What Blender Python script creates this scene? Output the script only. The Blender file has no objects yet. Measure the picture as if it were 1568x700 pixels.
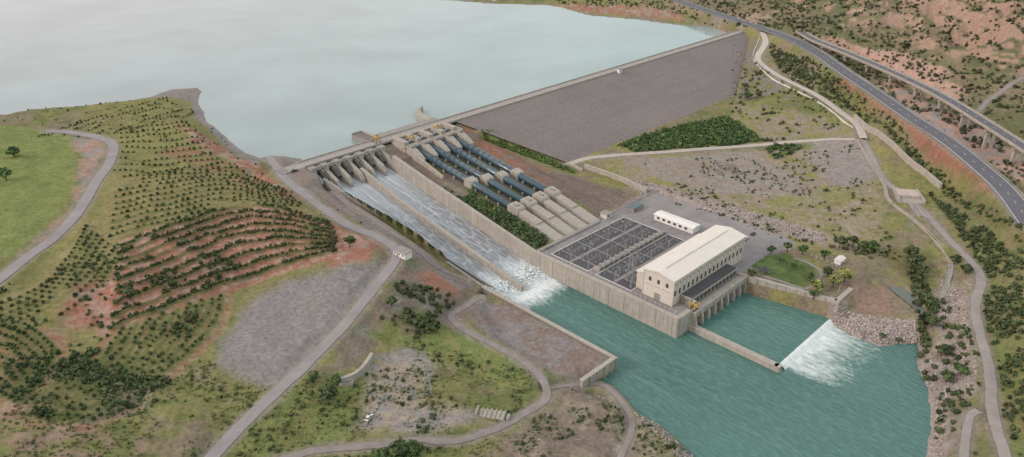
import bpy, math, random, numpy as np
from mathutils import Vector, Matrix
random.seed(7); rng=np.random.default_rng(7)
scene=bpy.context.scene
# ------------------------------------------------------------------ survey (camera calibration -> metres)
F=1162.0; PW,PH=1568.0,700.0; CAMH=220.0; PITCH=math.radians(27)
CP,SP=math.cos(PITCH),math.sin(PITCH)
def ray(u,v):
    dx=(np.asarray(u,float)-PW/2)/F; dy=-(np.asarray(v,float)-PH/2)/F
    return dx, CP+dy*SP, -SP+dy*CP
def U(u,v,z):
    a,b,c=ray(u,v); t=(z-CAMH)/c
    return (float(a*t),float(b*t))
OX,OY=-43.6,544.0; R2=math.sqrt(.5)
def L(s,d): return (OX+R2*(s+d), OY+R2*(s-d))
# ------------------------------------------------------------------ noise
def hsh(xi,yi,seed):
    h=(xi*374761393+yi*668265263+seed*144269504)&0xffffffff
    h=((h^(h>>13))*1274126177)&0xffffffff
    return ((h^(h>>16))&0xffff)/65535.0
def vn(x,y,seed=0):
    x=np.asarray(x,float);y=np.asarray(y,float)
    xi=np.floor(x).astype(np.int64);yi=np.floor(y).astype(np.int64);fx=x-xi;fy=y-yi
    fx=fx*fx*(3-2*fx);fy=fy*fy*(3-2*fy)
    return (hsh(xi,yi,seed)*(1-fx)+hsh(xi+1,yi,seed)*fx)*(1-fy)+(hsh(xi,yi+1,seed)*(1-fx)+hsh(xi+1,yi+1,seed)*fx)*fy
def fbm(x,y,sc,oc=4,seed=0):
    r=0;a=1;t=0
    for o in range(oc):
        r=r+a*vn(x/sc+o*17.3,y/sc-o*9.1,seed+o);t+=a;a*=.55;sc*=.5
    return r/t
def sst(e0,e1,x):
    t=np.clip((x-e0)/(e1-e0),0,1);return t*t*(3-2*t)
# ------------------------------------------------------------------ grid
def axis(lo,hi,st,gl,gh,LO,HI):
    a=list(np.arange(lo,hi,st));b=[];s=st;x=lo
    while x>LO: s*=gl;x-=s;b.append(x)
    c=[];s=st;x=a[-1]
    while x<HI: s*=gh;x+=s;c.append(x)
    return np.array(b[::-1]+a+c)
xs=axis(-400,470,1.1,1.07,1.06,-9000,9000)
ys=axis(205,640,1.1,1.08,1.026,-3000,12000)
X,Y=np.meshgrid(xs,ys)   # [j,i]
S_=((X-OX)+(Y-OY))*R2; D_=((X-OX)-(Y-OY))*R2
# ------------------------------------------------------------------ heights
cp=[]
for u,v,z in [(0,200,44),(30,200,40),(150,185,36),(220,168,33),(280,190,38),(330,235,38),(380,262,38),(100,230,44),(180,240,44),(60,260,47),(30,230,48),
 (0,330,50),(60,330,47),(120,290,46),(200,300,46),(280,270,44),(0,430,44),(100,420,42),(200,400,43),(300,350,42),(400,330,40),(430,285,36),(500,340,35),
 (560,365,31),(605,390,27),(480,400,33),(380,430,32),(250,470,35),(100,520,36),(0,560,38),(0,690,36),(150,640,31),(300,580,25),(420,500,24.5),(540,450,24.5),
 (460,550,23),(560,500,20),(340,690,20),(430,620,18),(600,450,22),(650,480,17),(640,420,22),(700,440,14),(700,500,11),(760,480,7),(850,540,6),(600,590,13),
 (700,620,12),(560,680,14),(650,690,13),(800,620,9),(830,690,12),(900,640,8),(950,690,6),(860,590,7),(760,540,8),(500,285,31),(560,320,27),(640,375,20.5),(715,425,10),
 (990,272,12),(1100,200,12),(1200,260,12),(1100,300,11.5),(1250,300,14),(1200,340,11),(1250,370,10),(1300,400,10),(1350,340,12),(1330,430,8),(1380,400,8),
 (1400,440,5),(1450,420,7),(1480,500,8),(1540,480,14),(1540,620,12),(1460,560,4),(1450,640,3),(1500,690,8),(1568,400,22),(1568,560,18),
 (1150,50,35),(1150,100,25),(1135,165,13),(1180,130,20),(1220,170,18),(1300,190,18),(1170,70,33),(1040,2,38),(1200,55,41),(1290,110,38),(1400,185,34),
 (1500,255,32),(1568,335,30),(1330,180,25),(1420,240,22),(1500,310,20),(1568,370,20),(1440,290,16),(1500,215,27),(1545,240,26),(1300,60,45),(1400,50,54),
 (1500,60,62),(1568,20,80),(1568,130,44),(1450,110,41),(1250,20,50),(1350,10,60),(1480,0,76),(1100,20,36),(1150,15,40),(1420,170,32),(1560,290,28),(1000,8,34),(1340,100,38),(1400,145,34)]:
    cp.append(U(u,v,z)+(z,))
for s,d,z in [(-60,60,22.5),(-60,100,17.5),(-60,150,10.5),(-30,60,22.5),(-30,100,17.5),(-30,150,10.5),(-5,40,24),(0,100,16),(0,150,10.3),(25,90,11.5),(39,82,11.6),(100,90,12),
 (160,95,12),(238,99,12),(0,200,10),(40,200,10),(40,150,10.5),(-140,0,35.2),(-150,15,35),(-135,-5,34),(30,300,9.5),(-30,0,28),(200,0,15),(100,0,12)]:
    cp.append(L(s,d)+(z,))
for x,y,z in [(-900,500,40),(-700,100,45),(-500,-400,40),(0,-200,10),(300,-400,15),(900,-400,60),(1200,300,110),(1500,1000,190),(900,1600,190),(300,1700,120),(100,1250,45),(600,1050,95),
  (-200,1500,50),(-900,2600,120),(0,2600,160),(-3500,500,80),(3500,500,160),(3500,3500,250),(-3500,3500,200),(0,5000,240),(0,9000,260),(0,-2500,60),(-8000,0,100),(8000,0,200),(-8000,9000,250),(8000,9000,250),(-1200,900,20)]:
    cp.append((x,y,z))
cp=np.array(cp);n=len(cp)
cc=12.0
def ph(r2): return np.sqrt(r2+cc*cc)
Dm=((cp[:,None,:2]-cp[None,:,:2])**2).sum(-1)
A=np.zeros((n+1,n+1));A[:n,:n]=ph(Dm)-np.eye(n)*4.0;A[n,:n]=1;A[:n,n]=1
wts=np.linalg.solve(A,np.append(cp[:,2],0))
H=np.full(X.shape,wts[n])
for k in range(n): H+=wts[k]*ph((X-cp[k,0])**2+(Y-cp[k,1])**2)
H=np.clip(H,-5,300)
def poly_sd(P,pad=60,X=X,Y=Y):
    P=np.asarray(P,float)
    i0,i1=np.searchsorted(xs,[P[:,0].min()-pad,P[:,0].max()+pad]);j0,j1=np.searchsorted(ys,[P[:,1].min()-pad,P[:,1].max()+pad])
    out=np.full(X.shape,1e4);x=X[j0:j1,i0:i1];y=Y[j0:j1,i0:i1]
    if x.size==0:return out
    best=np.full(x.shape,1e18);ins=np.zeros(x.shape,bool)
    for k in range(len(P)):
        ax,ay=P[k];bx,by=P[(k+1)%len(P)];ex,ey=bx-ax,by-ay;l2=ex*ex+ey*ey+1e-9
        t=np.clip(((x-ax)*ex+(y-ay)*ey)/l2,0,1);best=np.minimum(best,(x-ax-t*ex)**2+(y-ay-t*ey)**2)
        if abs(ey)>1e-9:
            c=((ay>y)!=(by>y))&(x<(ex*(y-ay)/ey+ax));ins^=c
    sd=np.sqrt(best);sd[ins]*=-1;out[j0:j1,i0:i1]=sd;return out
rough=fbm(X,Y,60,5,3)-.5
H+=rough*5.0+(fbm(X,Y,9,3,11)-.5)*1.5
far=sst(900,2500,np.hypot(X,Y));H+=far*(fbm(X,Y,900,5,21)-.45)*260
hillR=sst(0,22,H-43)*sst(200,300,X)
rid=1-np.abs(fbm(X,Y,85,4,31)*2-1);rid2=1-np.abs(fbm(X,Y,26,3,37)*2-1);H+=hillR*((rid-.78)*46+(rid2-.75)*9)
H+=sst(250,330,X)*sst(10,20,H)*(rid2-.75)*3.0
H+=(1-sst(-160,-120,S_))*(rid2-.75)*2.2
# lake
shore=[(0,182),(40,171),(130,162),(230,149),(245,142),(262,137),(300,135),(308,140),(304,155),(316,185),(345,208),(380,234),(405,244),(430,238),(462,243)]
lakeP=[U(-150,200,29)]+[U(u,v,29) for u,v in shore]+[L(-130,-2),L(428,-4)]+[U(u,v,29) for u,v in [(1122,48),(1090,42),(1050,40),(980,31),(900,24),(860,12),(830,8),(760,7),(690,1),(620,-2)]]+[(-260,1350),(-600,2200),(-2500,2600),(-3000,900),(-900,620)]
sdl=poly_sd(lakeP)+(fbm(X,Y,25,3,5)-.5)*5
H=np.where(sdl<0,28.7-np.minimum(15,-sdl*.35),H)
w=sst(0,26,sdl);H=np.where((sdl>=0)&(sdl<26),np.maximum(29.1+sdl*.08,29.1+sdl*.08+(np.maximum(H,29.3)-29.1-sdl*.08)*w),H)
# river
riverP=[L(-117,140),L(-117,246),L(-140,246)]+[U(u,v,0) for u,v in [(905,600),(960,624),(1010,650),(1040,676),(1068,705),(1100,760)]]+[(110,120),(60,-100),(60,-3100),(300,-3100),(250,-100),(215,120)]+[U(u,v,0) for u,v in [(1412,760),(1417,700),(1427,655),(1425,610),(1408,575),(1402,528),(1345,530),(1300,512),(1268,494)]]+[L(-3,300),L(-14,250),L(-74,250),L(-74,140)]
sdr=poly_sd(riverP)
sdrn=sdr+(fbm(X,Y,12,3,6)-.5)*4*sst(0,20,np.maximum(D_-305,-1e3)+0*X)
H=np.where(sdrn<0,-.3-np.minimum(4,-sdrn*.6),H)
w=sst(0,16,sdrn);H=np.where((sdrn>=0)&(sdrn<16),(.1+sdrn*.35)*(1-w)+np.maximum(H,.5)*w,H)
def zfl(d): return 22-(d-24)*.16
def zwt(d): return 32.5-(d-24)*.184
def zpn(d): return 25.5-(d-40)*.1345
def blendrect(s0,s1,d0,d1,z,soft):
    global H
    e=np.maximum(np.maximum(s0-S_,S_-s1),np.maximum(d0-D_,D_-d1))
    w=1-sst(0,soft,e);H=H*(1-w)+z*w
damz=35-(np.maximum(D_,5)-5)/3.2
def endlo(d): return -3 + (d-5)*.56
def endhi(d): return 430-(d-5)*2.05
dsd=poly_sd([L(-3,-40),L(-3,5),L(endlo(84),84),L(endhi(95),95),L(430,5),L(430,-40)])
H=np.where((D_>=60)&(dsd<0),np.minimum(H,11.8),H)
H=np.where((dsd<0)&(D_<=5)&(D_>-40),np.where(D_<-3,20,33),H)
H=np.where((dsd<0)&(D_>5),damz-1.6,H)
nat=np.maximum(damz-(dsd*.25)-.3,-99)
H=np.where((dsd>=0)&(dsd<25)&(S_>60)&(D_>5)&(D_<80),np.maximum(H,nat),H)
H=np.where((dsd<0)&(D_>72),np.minimum(np.maximum(H,11.5),12.2),H)
e=np.maximum(np.maximum(-73-S_,S_+4),np.maximum(24-D_,D_-156));w=1-sst(0,14,e)
side=np.maximum(zpn(D_),zwt(D_)-1.2-np.clip(S_+73,0,99)*.5)
H=np.where((S_>-73.5)&(dsd>0),H*(1-w)+side*w,H)
blendrect(-74.6,44,156,251,9.2,3)
gard=poly_sd([L(-13,250),L(-3,300),L(2,302),L(30,300),L(60,262),L(60,245),L(-13,245)]);w=1-sst(0,6,gard);H=H*(1-w)+9.95*w
terr=poly_sd([L(-118,166),L(-117,246.4),L(-140,246.4),L(-150,220),L(-135,190),L(-128,165)]);w=1-sst(0,9,terr)
H=np.where((S_<-116.2)&(D_<247.4)&(D_>140),H*(1-w)+5.9*w,H)
H=np.where((S_>-115.6)&(S_<-75.2)&(D_>150)&(D_<260),-4,H)
H=np.where((S_>-75.2)&(S_<-15)&(D_>252.2)&(D_<300),-4,H)
H=np.where((S_<-117.6)&(S_>-141)&(D_>247.2)&(D_<252),np.minimum(H,-1.5),H)
sl=-128+(D_-24)/(157-24)*12
inn=(S_>sl)&(S_<-75.3)&(D_>8)&(D_<158);H=np.where(inn,np.where(D_>24,zfl(D_),22)-2,H)
H=np.where((S_>-129)&(S_<-75)&(D_>-14)&(D_<=8),17,H)
e=sl-2-S_;w=(1-sst(0,10,e))*((e>-1.0)&(D_>24)&(D_<158));H=H*(1-w)+(zwt(D_)-1.6)*w
H=np.where((S_>-62)&(S_<2)&(D_>-20)&(D_<-4.5),19,H)
H=np.where((S_>-75)&(S_<-60)&(D_>2)&(D_<26),33.2-(np.clip(D_,2,26)-2)*.16,H)
blendrect(-165,-131,-6,22,34.9,8)
def samp(x,y,A=None):
    A=H if A is None else A
    x=np.asarray(x,float);y=np.asarray(y,float)
    i=np.clip(np.searchsorted(xs,x)-1,0,len(xs)-2);j=np.clip(np.searchsorted(ys,y)-1,0,len(ys)-2)
    fx=(x-xs[i])/(xs[i+1]-xs[i]);fy=(y-ys[j])/(ys[j+1]-ys[j])
    return (A[j,i]*(1-fx)+A[j,i+1]*fx)*(1-fy)+(A[j+1,i]*(1-fx)+A[j+1,i+1]*fx)*fy
def WT(pts):
    P=np.asarray(pts,float);a,b,c=ray(P[:,0],P[:,1]);t=np.full(len(P),180.0);done=np.zeros(len(P),bool)
    for k in range(1400):
        z=CAMH+c*t;h=samp(a*t,b*t);done|=z<=h
        if done.all():break
        t=np.where(done,t,t+2.0)
    lo=t-2;hi=t
    for k in range(12):
        m=(lo+hi)/2;ab=(CAMH+c*m)>samp(a*m,b*m);lo=np.where(ab,m,lo);hi=np.where(ab,hi,m)
    return np.stack([a*hi,b*hi],1)
def catmull(P,step=2.0):
    P=np.asarray(P,float);Q=np.vstack([2*P[0]-P[1],P,2*P[-1]-P[-2]]);out=[]
    for k in range(1,len(Q)-2):
        p0,p1,p2,p3=Q[k-1:k+3];m=max(2,int(np.linalg.norm(p2[:2]-p1[:2])/step))
        for t in np.arange(m)/m:
            out.append(.5*((2*p1)+(-p0+p2)*t+(2*p0-5*p1+4*p2-p3)*t*t+(-p0+3*p1-3*p2+p3)*t**3))
    out.append(P[-1]);return np.array(out)
def stamp(pts,R,z=None):
    D=np.full(X.shape,1e4);Z=np.zeros(X.shape)
    for k in range(len(pts)-1):
        ax,ay=pts[k][:2];bx,by=pts[k+1][:2]
        i0,i1=np.searchsorted(xs,[min(ax,bx)-R,max(ax,bx)+R]);j0,j1=np.searchsorted(ys,[min(ay,by)-R,max(ay,by)+R])
        x=X[j0:j1,i0:i1];y=Y[j0:j1,i0:i1]
        if x.size==0:continue
        ex,ey=bx-ax,by-ay;l2=ex*ex+ey*ey+1e-9;t=np.clip(((x-ax)*ex+(y-ay)*ey)/l2,0,1);d=np.hypot(x-ax-t*ex,y-ay-t*ey)
        m=d<D[j0:j1,i0:i1];D[j0:j1,i0:i1][m]=d[m]
        if z is not None: Z[j0:j1,i0:i1][m]=(z[k]+(z[k+1]-z[k])*t)[m]
    return D,Z
# valley under the viaduct
vd=[(1225,48,44),(1250,62,44),(1300,82,43.5),(1370,112,43),(1440,146,42.5),(1500,182,42),(1580,233,41)]
VP=catmull(np.array([U(u,v,z)+(z,) for u,v,z in vd]),3.0)
D,ZZ=stamp(VP[14:],44,VP[14:,2]);w=1-sst(16,44,D);H=np.minimum(H,np.where(w>0,ZZ-8+(1-w)**2*40,1e3))
# ------------------------------------------------------------------ materials
def new_mat(name):
    m=bpy.data.materials.new(name);m.use_nodes=True;nt=m.node_tree;b=nt.nodes['Principled BSDF'];return m,nt,b
def ramp(nt,src,stops):
    r=nt.nodes.new('ShaderNodeValToRGB');nt.links.new(src,r.inputs[0]);e=r.color_ramp.elements
    while len(e)<len(stops):e.new(.5)
    for q,(p,c) in zip(e,stops):q.position=p;q.color=(c if isinstance(c,tuple) else (c,c,c))+(1,)
    return r.outputs[0]
def noise(nt,vec,sc,det=4,rough=.6):
    q=nt.nodes.new('ShaderNodeTexNoise');q.inputs['Scale'].default_value=sc;q.inputs['Detail'].default_value=det;q.inputs['Roughness'].default_value=rough
    nt.links.new(vec,q.inputs['Vector']);return q.outputs[0]
def mapping(nt,sc=(1,1,1),rz=0):
    t=nt.nodes.new('ShaderNodeTexCoord');m=nt.nodes.new('ShaderNodeMapping');m.inputs['Scale'].default_value=sc;m.inputs['Rotation'].default_value=(0,0,rz);nt.links.new(t.outputs['Object'],m.inputs[0]);return m.outputs[0]
def mix(nt,f,a,b,mode='MIX'):
    q=nt.nodes.new('ShaderNodeMix');q.data_type='RGBA';q.blend_type=mode
    for s,val in ((q.inputs[0],f),(q.inputs[6],a),(q.inputs[7],b)):
        if isinstance(val,bpy.types.NodeSocket):nt.links.new(val,s)
        else: s.default_value=val if not isinstance(val,tuple) else (val+(1,) if len(val)==3 else val)
    return q.outputs[2]
def math_(nt,op,a,b=None,clamp=False):
    q=nt.nodes.new('ShaderNodeMath');q.operation=op;q.use_clamp=clamp
    for k,val in enumerate((a,b)):
        if val is None:continue
        if isinstance(val,bpy.types.NodeSocket):nt.links.new(val,q.inputs[k])
        else:q.inputs[k].default_value=val
    return q.outputs[0]
def mr(nt,x,a,b_,c0=0,c1=1):
    q=nt.nodes.new('ShaderNodeMapRange');q.inputs[1].default_value=a;q.inputs[2].default_value=b_;q.inputs[3].default_value=c0;q.inputs[4].default_value=c1;nt.links.new(x,q.inputs[0]);return q.outputs[0]
def bump(nt,b,h,st,dist=.3):
    q=nt.nodes.new('ShaderNodeBump');q.inputs['Strength'].default_value=st;q.inputs['Distance'].default_value=dist;nt.links.new(h,q.inputs['Height']);nt.links.new(q.outputs[0],b.inputs['Normal'])
def surf(name,col,rough=.85,var=.25,sc=.35,streak=0,bs=.3,metal=0,spec=.3):
    m,nt,b=new_mat(name);v=mapping(nt);n1=noise(nt,v,sc,6,.65)
    c=mix(nt,ramp(nt,n1,[(.3,0.0),(.7,1.0)]),tuple(x*(1-var) for x in col),tuple(min(1,x*(1+var*.6)) for x in col))
    if streak:
        v2=mapping(nt,(1,1,.08));n2=noise(nt,v2,1.0,5,.65);c=mix(nt,ramp(nt,n2,[(.42,streak),(.64,0.0)]),c,tuple(x*.4 for x in col))
    n3=noise(nt,v,sc*12,3,.6);c=mix(nt,.25,c,ramp(nt,n3,[(.3,tuple(x*.7 for x in col)),(.7,tuple(min(1,x*1.2) for x in col))]))
    nt.links.new(c,b.inputs['Base Color']);b.inputs['Roughness'].default_value=rough;b.inputs['Metallic'].default_value=metal;b.inputs['Specular IOR Level'].default_value=spec
    bump(nt,b,n3,bs,.1);return m
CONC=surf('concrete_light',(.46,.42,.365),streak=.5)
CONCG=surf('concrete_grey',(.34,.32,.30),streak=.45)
CONCD=surf('concrete_stained',(.22,.185,.175),streak=.4)
SLAB=surf('deck_paving',(.27,.25,.25),var=.3,sc=.08)
YARD=surf('yard_gravel',(.10,.097,.104),var=.25,sc=.2,bs=.6)
ASPH=surf('asphalt',(.13,.13,.145),var=.18,sc=.1)
ASPL=surf('worn_asphalt',(.29,.27,.27),var=.22,sc=.1)
DIRT=surf('dirt_road_surface',(.32,.285,.265),var=.25,sc=.15)
WHITE=surf('white_paint',(.76,.74,.71),rough=.6,var=.1)
PLAS=surf('cream_plaster',(.66,.61,.54),var=.1,streak=.22)
ROOF=surf('roof_sheet',(.72,.675,.62),var=.07,sc=.12,streak=.08)
TEAL=surf('teal_steel',(.055,.10,.125),rough=.28,var=.25,sc=.3,spec=.9,bs=.05)
STEEL=surf('galvanised_steel',(.36,.38,.39),rough=.5,var=.15)
DSTEEL=surf('dark_steel',(.06,.065,.07),rough=.5)
YEL=surf('yellow_paint',(.58,.37,.08),rough=.5,var=.15)
GLASS=surf('window_glass',(.06,.06,.065),rough=.15,spec=.7)
BROWN=surf('brown_frames',(.22,.14,.11))
RUB=surf('rubber',(.02,.02,.02))
DAMM,nt,b=new_mat('dam_rockfill')
v=mapping(nt);n1=noise(nt,v,.02,5,.6);n2=noise(nt,v,.6,5,.75);v2=mapping(nt,(.2,.01,1));n3=noise(nt,v2,1,3)
c=mix(nt,ramp(nt,n1,[(.35,0.0),(.65,1.0)]),(.18,.155,.15),(.235,.20,.195));c=mix(nt,.45,c,ramp(nt,n2,[(.3,(.09,.075,.072)),(.7,(.34,.295,.285))]));c=mix(nt,.15,c,ramp(nt,n3,[(.35,(.14,.12,.115)),(.65,(.27,.235,.225))]))
nt.links.new(c,b.inputs['Base Color']);b.inputs['Roughness'].default_value=.95;bump(nt,b,n2,.8,.6)
# ------------------------------------------------------------------ mesh helpers
def npmesh(name,V,Q,mats,col=None,smooth=False,veg=None):
    V=np.asarray(V,np.float32);Q=np.asarray(Q,np.int32);k=Q.shape[1]
    me=bpy.data.meshes.new(name);me.vertices.add(len(V));me.vertices.foreach_set('co',V.ravel());me.loops.add(Q.size);me.loops.foreach_set('vertex_index',Q.ravel())
    me.polygons.add(len(Q));me.polygons.foreach_set('loop_start',np.arange(0,Q.size,k,dtype=np.int32));me.polygons.foreach_set('loop_total',np.full(len(Q),k,np.int32))
    me.update(calc_edges=True)
    if smooth:me.polygons.foreach_set('use_smooth',np.ones(len(Q),bool))
    if col is not None:
        at=me.attributes.new('Col','FLOAT_COLOR','POINT');c=np.ones((len(V),4),np.float32);c[:,:3]=col;at.data.foreach_set('color',c.ravel())
    if veg is not None:
        at=me.attributes.new('veg','FLOAT','POINT');at.data.foreach_set('value',np.asarray(veg,np.float32).ravel())
    for m in mats:me.materials.append(m)
    ob=bpy.data.objects.new(name,me);scene.collection.objects.link(ob);return ob
class B:
    def __init__(s,name,local=True):s.n=name;s.v=[];s.f=[];s.m=[];s.mats=[];s.local=local
    def mi(s,m):
        if m not in s.mats:s.mats.append(m)
        return s.mats.index(m)
    def add(s,V,Fs,m):
        o=len(s.v);s.v+=[tuple(map(float,p)) for p in V];k=s.mi(m)
        for f in Fs:s.f.append([o+i for i in f]);s.m.append(k)
    def box(s,x0,x1,y0,y1,z0,z1,m,M=None):
        V=[(x0,y0,z0),(x1,y0,z0),(x1,y1,z0),(x0,y1,z0),(x0,y0,z1),(x1,y0,z1),(x1,y1,z1),(x0,y1,z1)]
        if M is not None:V=[M@Vector(p) for p in V]
        s.add(V,[(0,3,2,1),(4,5,6,7),(0,1,5,4),(1,2,6,5),(2,3,7,6),(3,0,4,7)],m)
    def prof(s,P,y0,y1,m,swap=False):
        n=len(P);V=[(x,y0,z) for x,z in P]+[(x,y1,z) for x,z in P]
        if swap:V=[(y,x,z) for x,y,z in V]
        s.add(V,[tuple(range(n)),tuple(range(2*n-1,n-1,-1))]+[(i,i+n,(i+1)%n+n,(i+1)%n) for i in range(n)],m)
    def cyl(s,p,q,r,m,n=12,r2=None,cap=True):
        p=Vector(p);q=Vector(q);d=(q-p).normalized();a=d.orthogonal().normalized();b=d.cross(a);r2=r if r2 is None else r2
        V=[p+(a*math.cos(t)+b*math.sin(t))*r for t in [2*math.pi*i/n for i in range(n)]]+[q+(a*math.cos(t)+b*math.sin(t))*r2 for t in [2*math.pi*i/n for i in range(n)]]
        s.add(V,[(i,(i+1)%n,(i+1)%n+n,i+n) for i in range(n)]+([tuple(range(n-1,-1,-1)),tuple(range(n,2*n))] if cap else []),m)
    def beam(s,p,q,w,m):s.cyl(p,q,w*.7,m,4)
    def done(s,bev=0,smooth=False):
        me=bpy.data.meshes.new(s.n);me.from_pydata(s.v,[],s.f);me.update()
        for m in s.mats:me.materials.append(m)
        me.polygons.foreach_set('material_index',s.m)
        ob=bpy.data.objects.new(s.n,me);scene.collection.objects.link(ob)
        import bmesh as bm_;bm=bm_.new();bm.from_mesh(me);bm_.ops.recalc_face_normals(bm,faces=bm.faces);bm.to_mesh(me);bm.free()
        if s.local:ob.location=(OX,OY,0);ob.rotation_euler=(0,0,-math.pi/4)
        if bev:
            md=ob.modifiers.new('bevel','BEVEL');md.width=bev;md.segments=1;md.limit_method='ANGLE'
        return ob
# ------------------------------------------------------------------ roads
roadmask=np.full(X.shape,1e4)
def smooth1(a,k):
    p=np.pad(a,k,mode='edge');return np.convolve(p,np.ones(2*k+1)/(2*k+1),'valid')
def pathw(px,step=2.0): return catmull(WT(px),step)
def ribbon(name,P,Z,w,mat,off=0,dz=0,cross=0.0,ncr=5,wob=0):
    T=np.gradient(P,axis=0);T/=np.linalg.norm(T,axis=1)[:,None]+1e-9;N=np.stack([-T[:,1],T[:,0]],1);V=[]
    for k in range(ncr):
        t=(k/(ncr-1)-.5);ww=w*(1+wob*(vn(P[:,0]/5,P[:,1]/5,3+(k>ncr/2))-.5)) if wob else w
        Q=P+N*((off+t*ww)[:,None] if wob else (off+t*w));V.append(np.column_stack([Q,Z+dz+cross*(1-4*t*t)]))
    V=np.stack(V,1);n=len(P);V=V.reshape(-1,3);q=[]
    for i in range(n-1):
        for k in range(ncr-1):a=i*ncr+k;q.append((a,a+ncr,a+ncr+1,a+1))
    return npmesh(name,V,q,[mat])
def road(name,px,w,mat,k=12,edge=5,wob=0):
    global H,roadmask
    P=pathw(px);Z=smooth1(samp(P[:,0],P[:,1]),k)
    D,ZZ=stamp(P,w/2+edge+2,Z);wt=1-sst(w/2+1.2,w/2+1.2+edge,D);H=H*(1-wt)+(ZZ-.22)*wt;roadmask=np.minimum(roadmask,D-w/2)
    ribbon(name,P,Z,w,mat,cross=.06,wob=wob)
    return P,Z
hwA=[(1012,-8),(1100,22),(1200,55),(1250,80),(1290,108),(1345,145),(1400,183),(1450,215),(1500,255),(1540,292),(1580,345)]
hz=np.array([41,41,41,40,38.5,37,35.5,34,32.5,31.5,30.5])
hP=np.array([U(u,v,z) for (u,v),z in zip(hwA,hz)])
hP3=catmull(np.column_stack([hP,hz]),3.0)
def road3(name,P3,w,mat,edge=8,lines=True,flat=True):
    global H,roadmask
    P=P3[:,:2];Z=P3[:,2]
    if flat:
        D,ZZ=stamp(P,w/2+edge+3,Z);wt=1-sst(w/2+1.5,w/2+1.5+edge,D);H=H*(1-wt)+(ZZ-.3)*wt;roadmask=np.minimum(roadmask,D-w/2)
    ribbon(name,P,Z,w,mat,cross=.08)
    if lines:
        for o in (-w/2+.8,w/2-.8):ribbon('road_edge_marking',P,Z,.35,WHITE,off=o,dz=.06,ncr=2)
        bb=B('lane_dash_marking',False);T=np.gradient(P,axis=0);T/=np.linalg.norm(T,axis=1)[:,None]
        for i in range(0,len(P)-2,4):
            p=P[i];q=P[i+1];t=T[i];nn=np.array([-t[1],t[0]])*.12
            bb.add([(*(p-nn),Z[i]+.14),(*(q-nn),Z[i+1]+.14),(*(q+nn),Z[i+1]+.14),(*(p+nn),Z[i]+.14)],[(0,1,2,3)],WHITE)
        bb.done()
road3('highway_road',hP3,13.5,ASPH)
gr=B('guard_rail',False)
for off in (-7.4,7.4):
    T=np.gradient(hP3[:,:2],axis=0);T/=np.linalg.norm(T,axis=1)[:,None];Nn=np.stack([-T[:,1],T[:,0]],1);G=hP3[:,:2]+Nn*off
    for i in range(len(G)-1):
        z0,z1=hP3[i,2]+.05,hP3[i+1,2]+.05;gr.add([(*G[i],z0+.45),(*G[i+1],z1+.45),(*G[i+1],z1+.85),(*G[i],z0+.85)],[(0,1,2,3)],STEEL);gr.box(G[i,0]-.07,G[i,0]+.07,G[i,1]-.07,G[i,1]+.07,z0-.6,z0+.8,STEEL)
gr.done()
road('access_road',[(1168,48),(1172,66),(1160,90),(1180,108),(1215,128),(1250,145),(1285,170),(1312,190),(1322,212)],6,surf('pale_concrete_road',(.50,.45,.40)))
road('service_road',[(868,252),(900,243),(930,238),(1020,232),(1100,226),(1200,219),(1260,215),(1322,211)],5.5,surf('pale_road',(.46,.41,.36)))
road('gravel_road',[(1322,214),(1335,240),(1352,275),(1385,300),(1412,322),(1450,362),(1490,405),(1503,430),(1493,470),(1503,520),(1517,570),(1518,620),(1530,670),(1545,720)],4.5,DIRT,wob=.3)
road('hill_road',[(70,200),(105,204),(150,211),(173,222),(168,245),(148,280),(120,325),(80,365),(45,390),(10,420),(-30,450)],6,ASPL)
road('main_road',[(412,243),(432,268),(470,300),(530,340),(575,362),(602,380),(606,397),(580,430),(555,465),(520,505),(470,555),(425,600),(370,650),(310,712)],5.5,ASPL,wob=.15)
road('spillway_track',[(490,268),(510,292),(550,322),(600,356),(660,398),(715,432)],2.6,surf('reddish_track',(.25,.21,.20)),k=6,edge=3,wob=.4)
TR=surf('track_soil',(.28,.245,.23),var=.3,sc=.2)
road('dirt_track',[(735,462),(700,470),(690,480),(705,498),(740,520),(790,550),(825,575),(838,600),(825,620),(790,640),(760,660),(700,672),(640,672),(570,682),(480,690),(400,712)],3.6,TR,wob=.5)
road('river_track',[(838,590),(880,582),(925,605),(962,630),(966,660),(950,700),(945,730)],2.6,TR,edge=3,wob=.5)
road('side_track',[(1500,625),(1485,640),(1478,670),(1475,720)],3.2,DIRT,wob=.3)
road('hillside_track',[(1568,115),(1535,138),(1512,155),(1498,172)],3,TR,edge=3,wob=.4)
STP=WT([(1362,436),(1382,438),(1398,452),(1415,472),(1412,482),(1395,468),(1375,450)]);STZ=float(np.median(samp(STP[:,0],STP[:,1])))-.6
sds=poly_sd(STP);H=np.where(sds<3,np.where(sds<0,STZ-.8,np.minimum(H,STZ-.2+sds*.4)),H)
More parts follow.
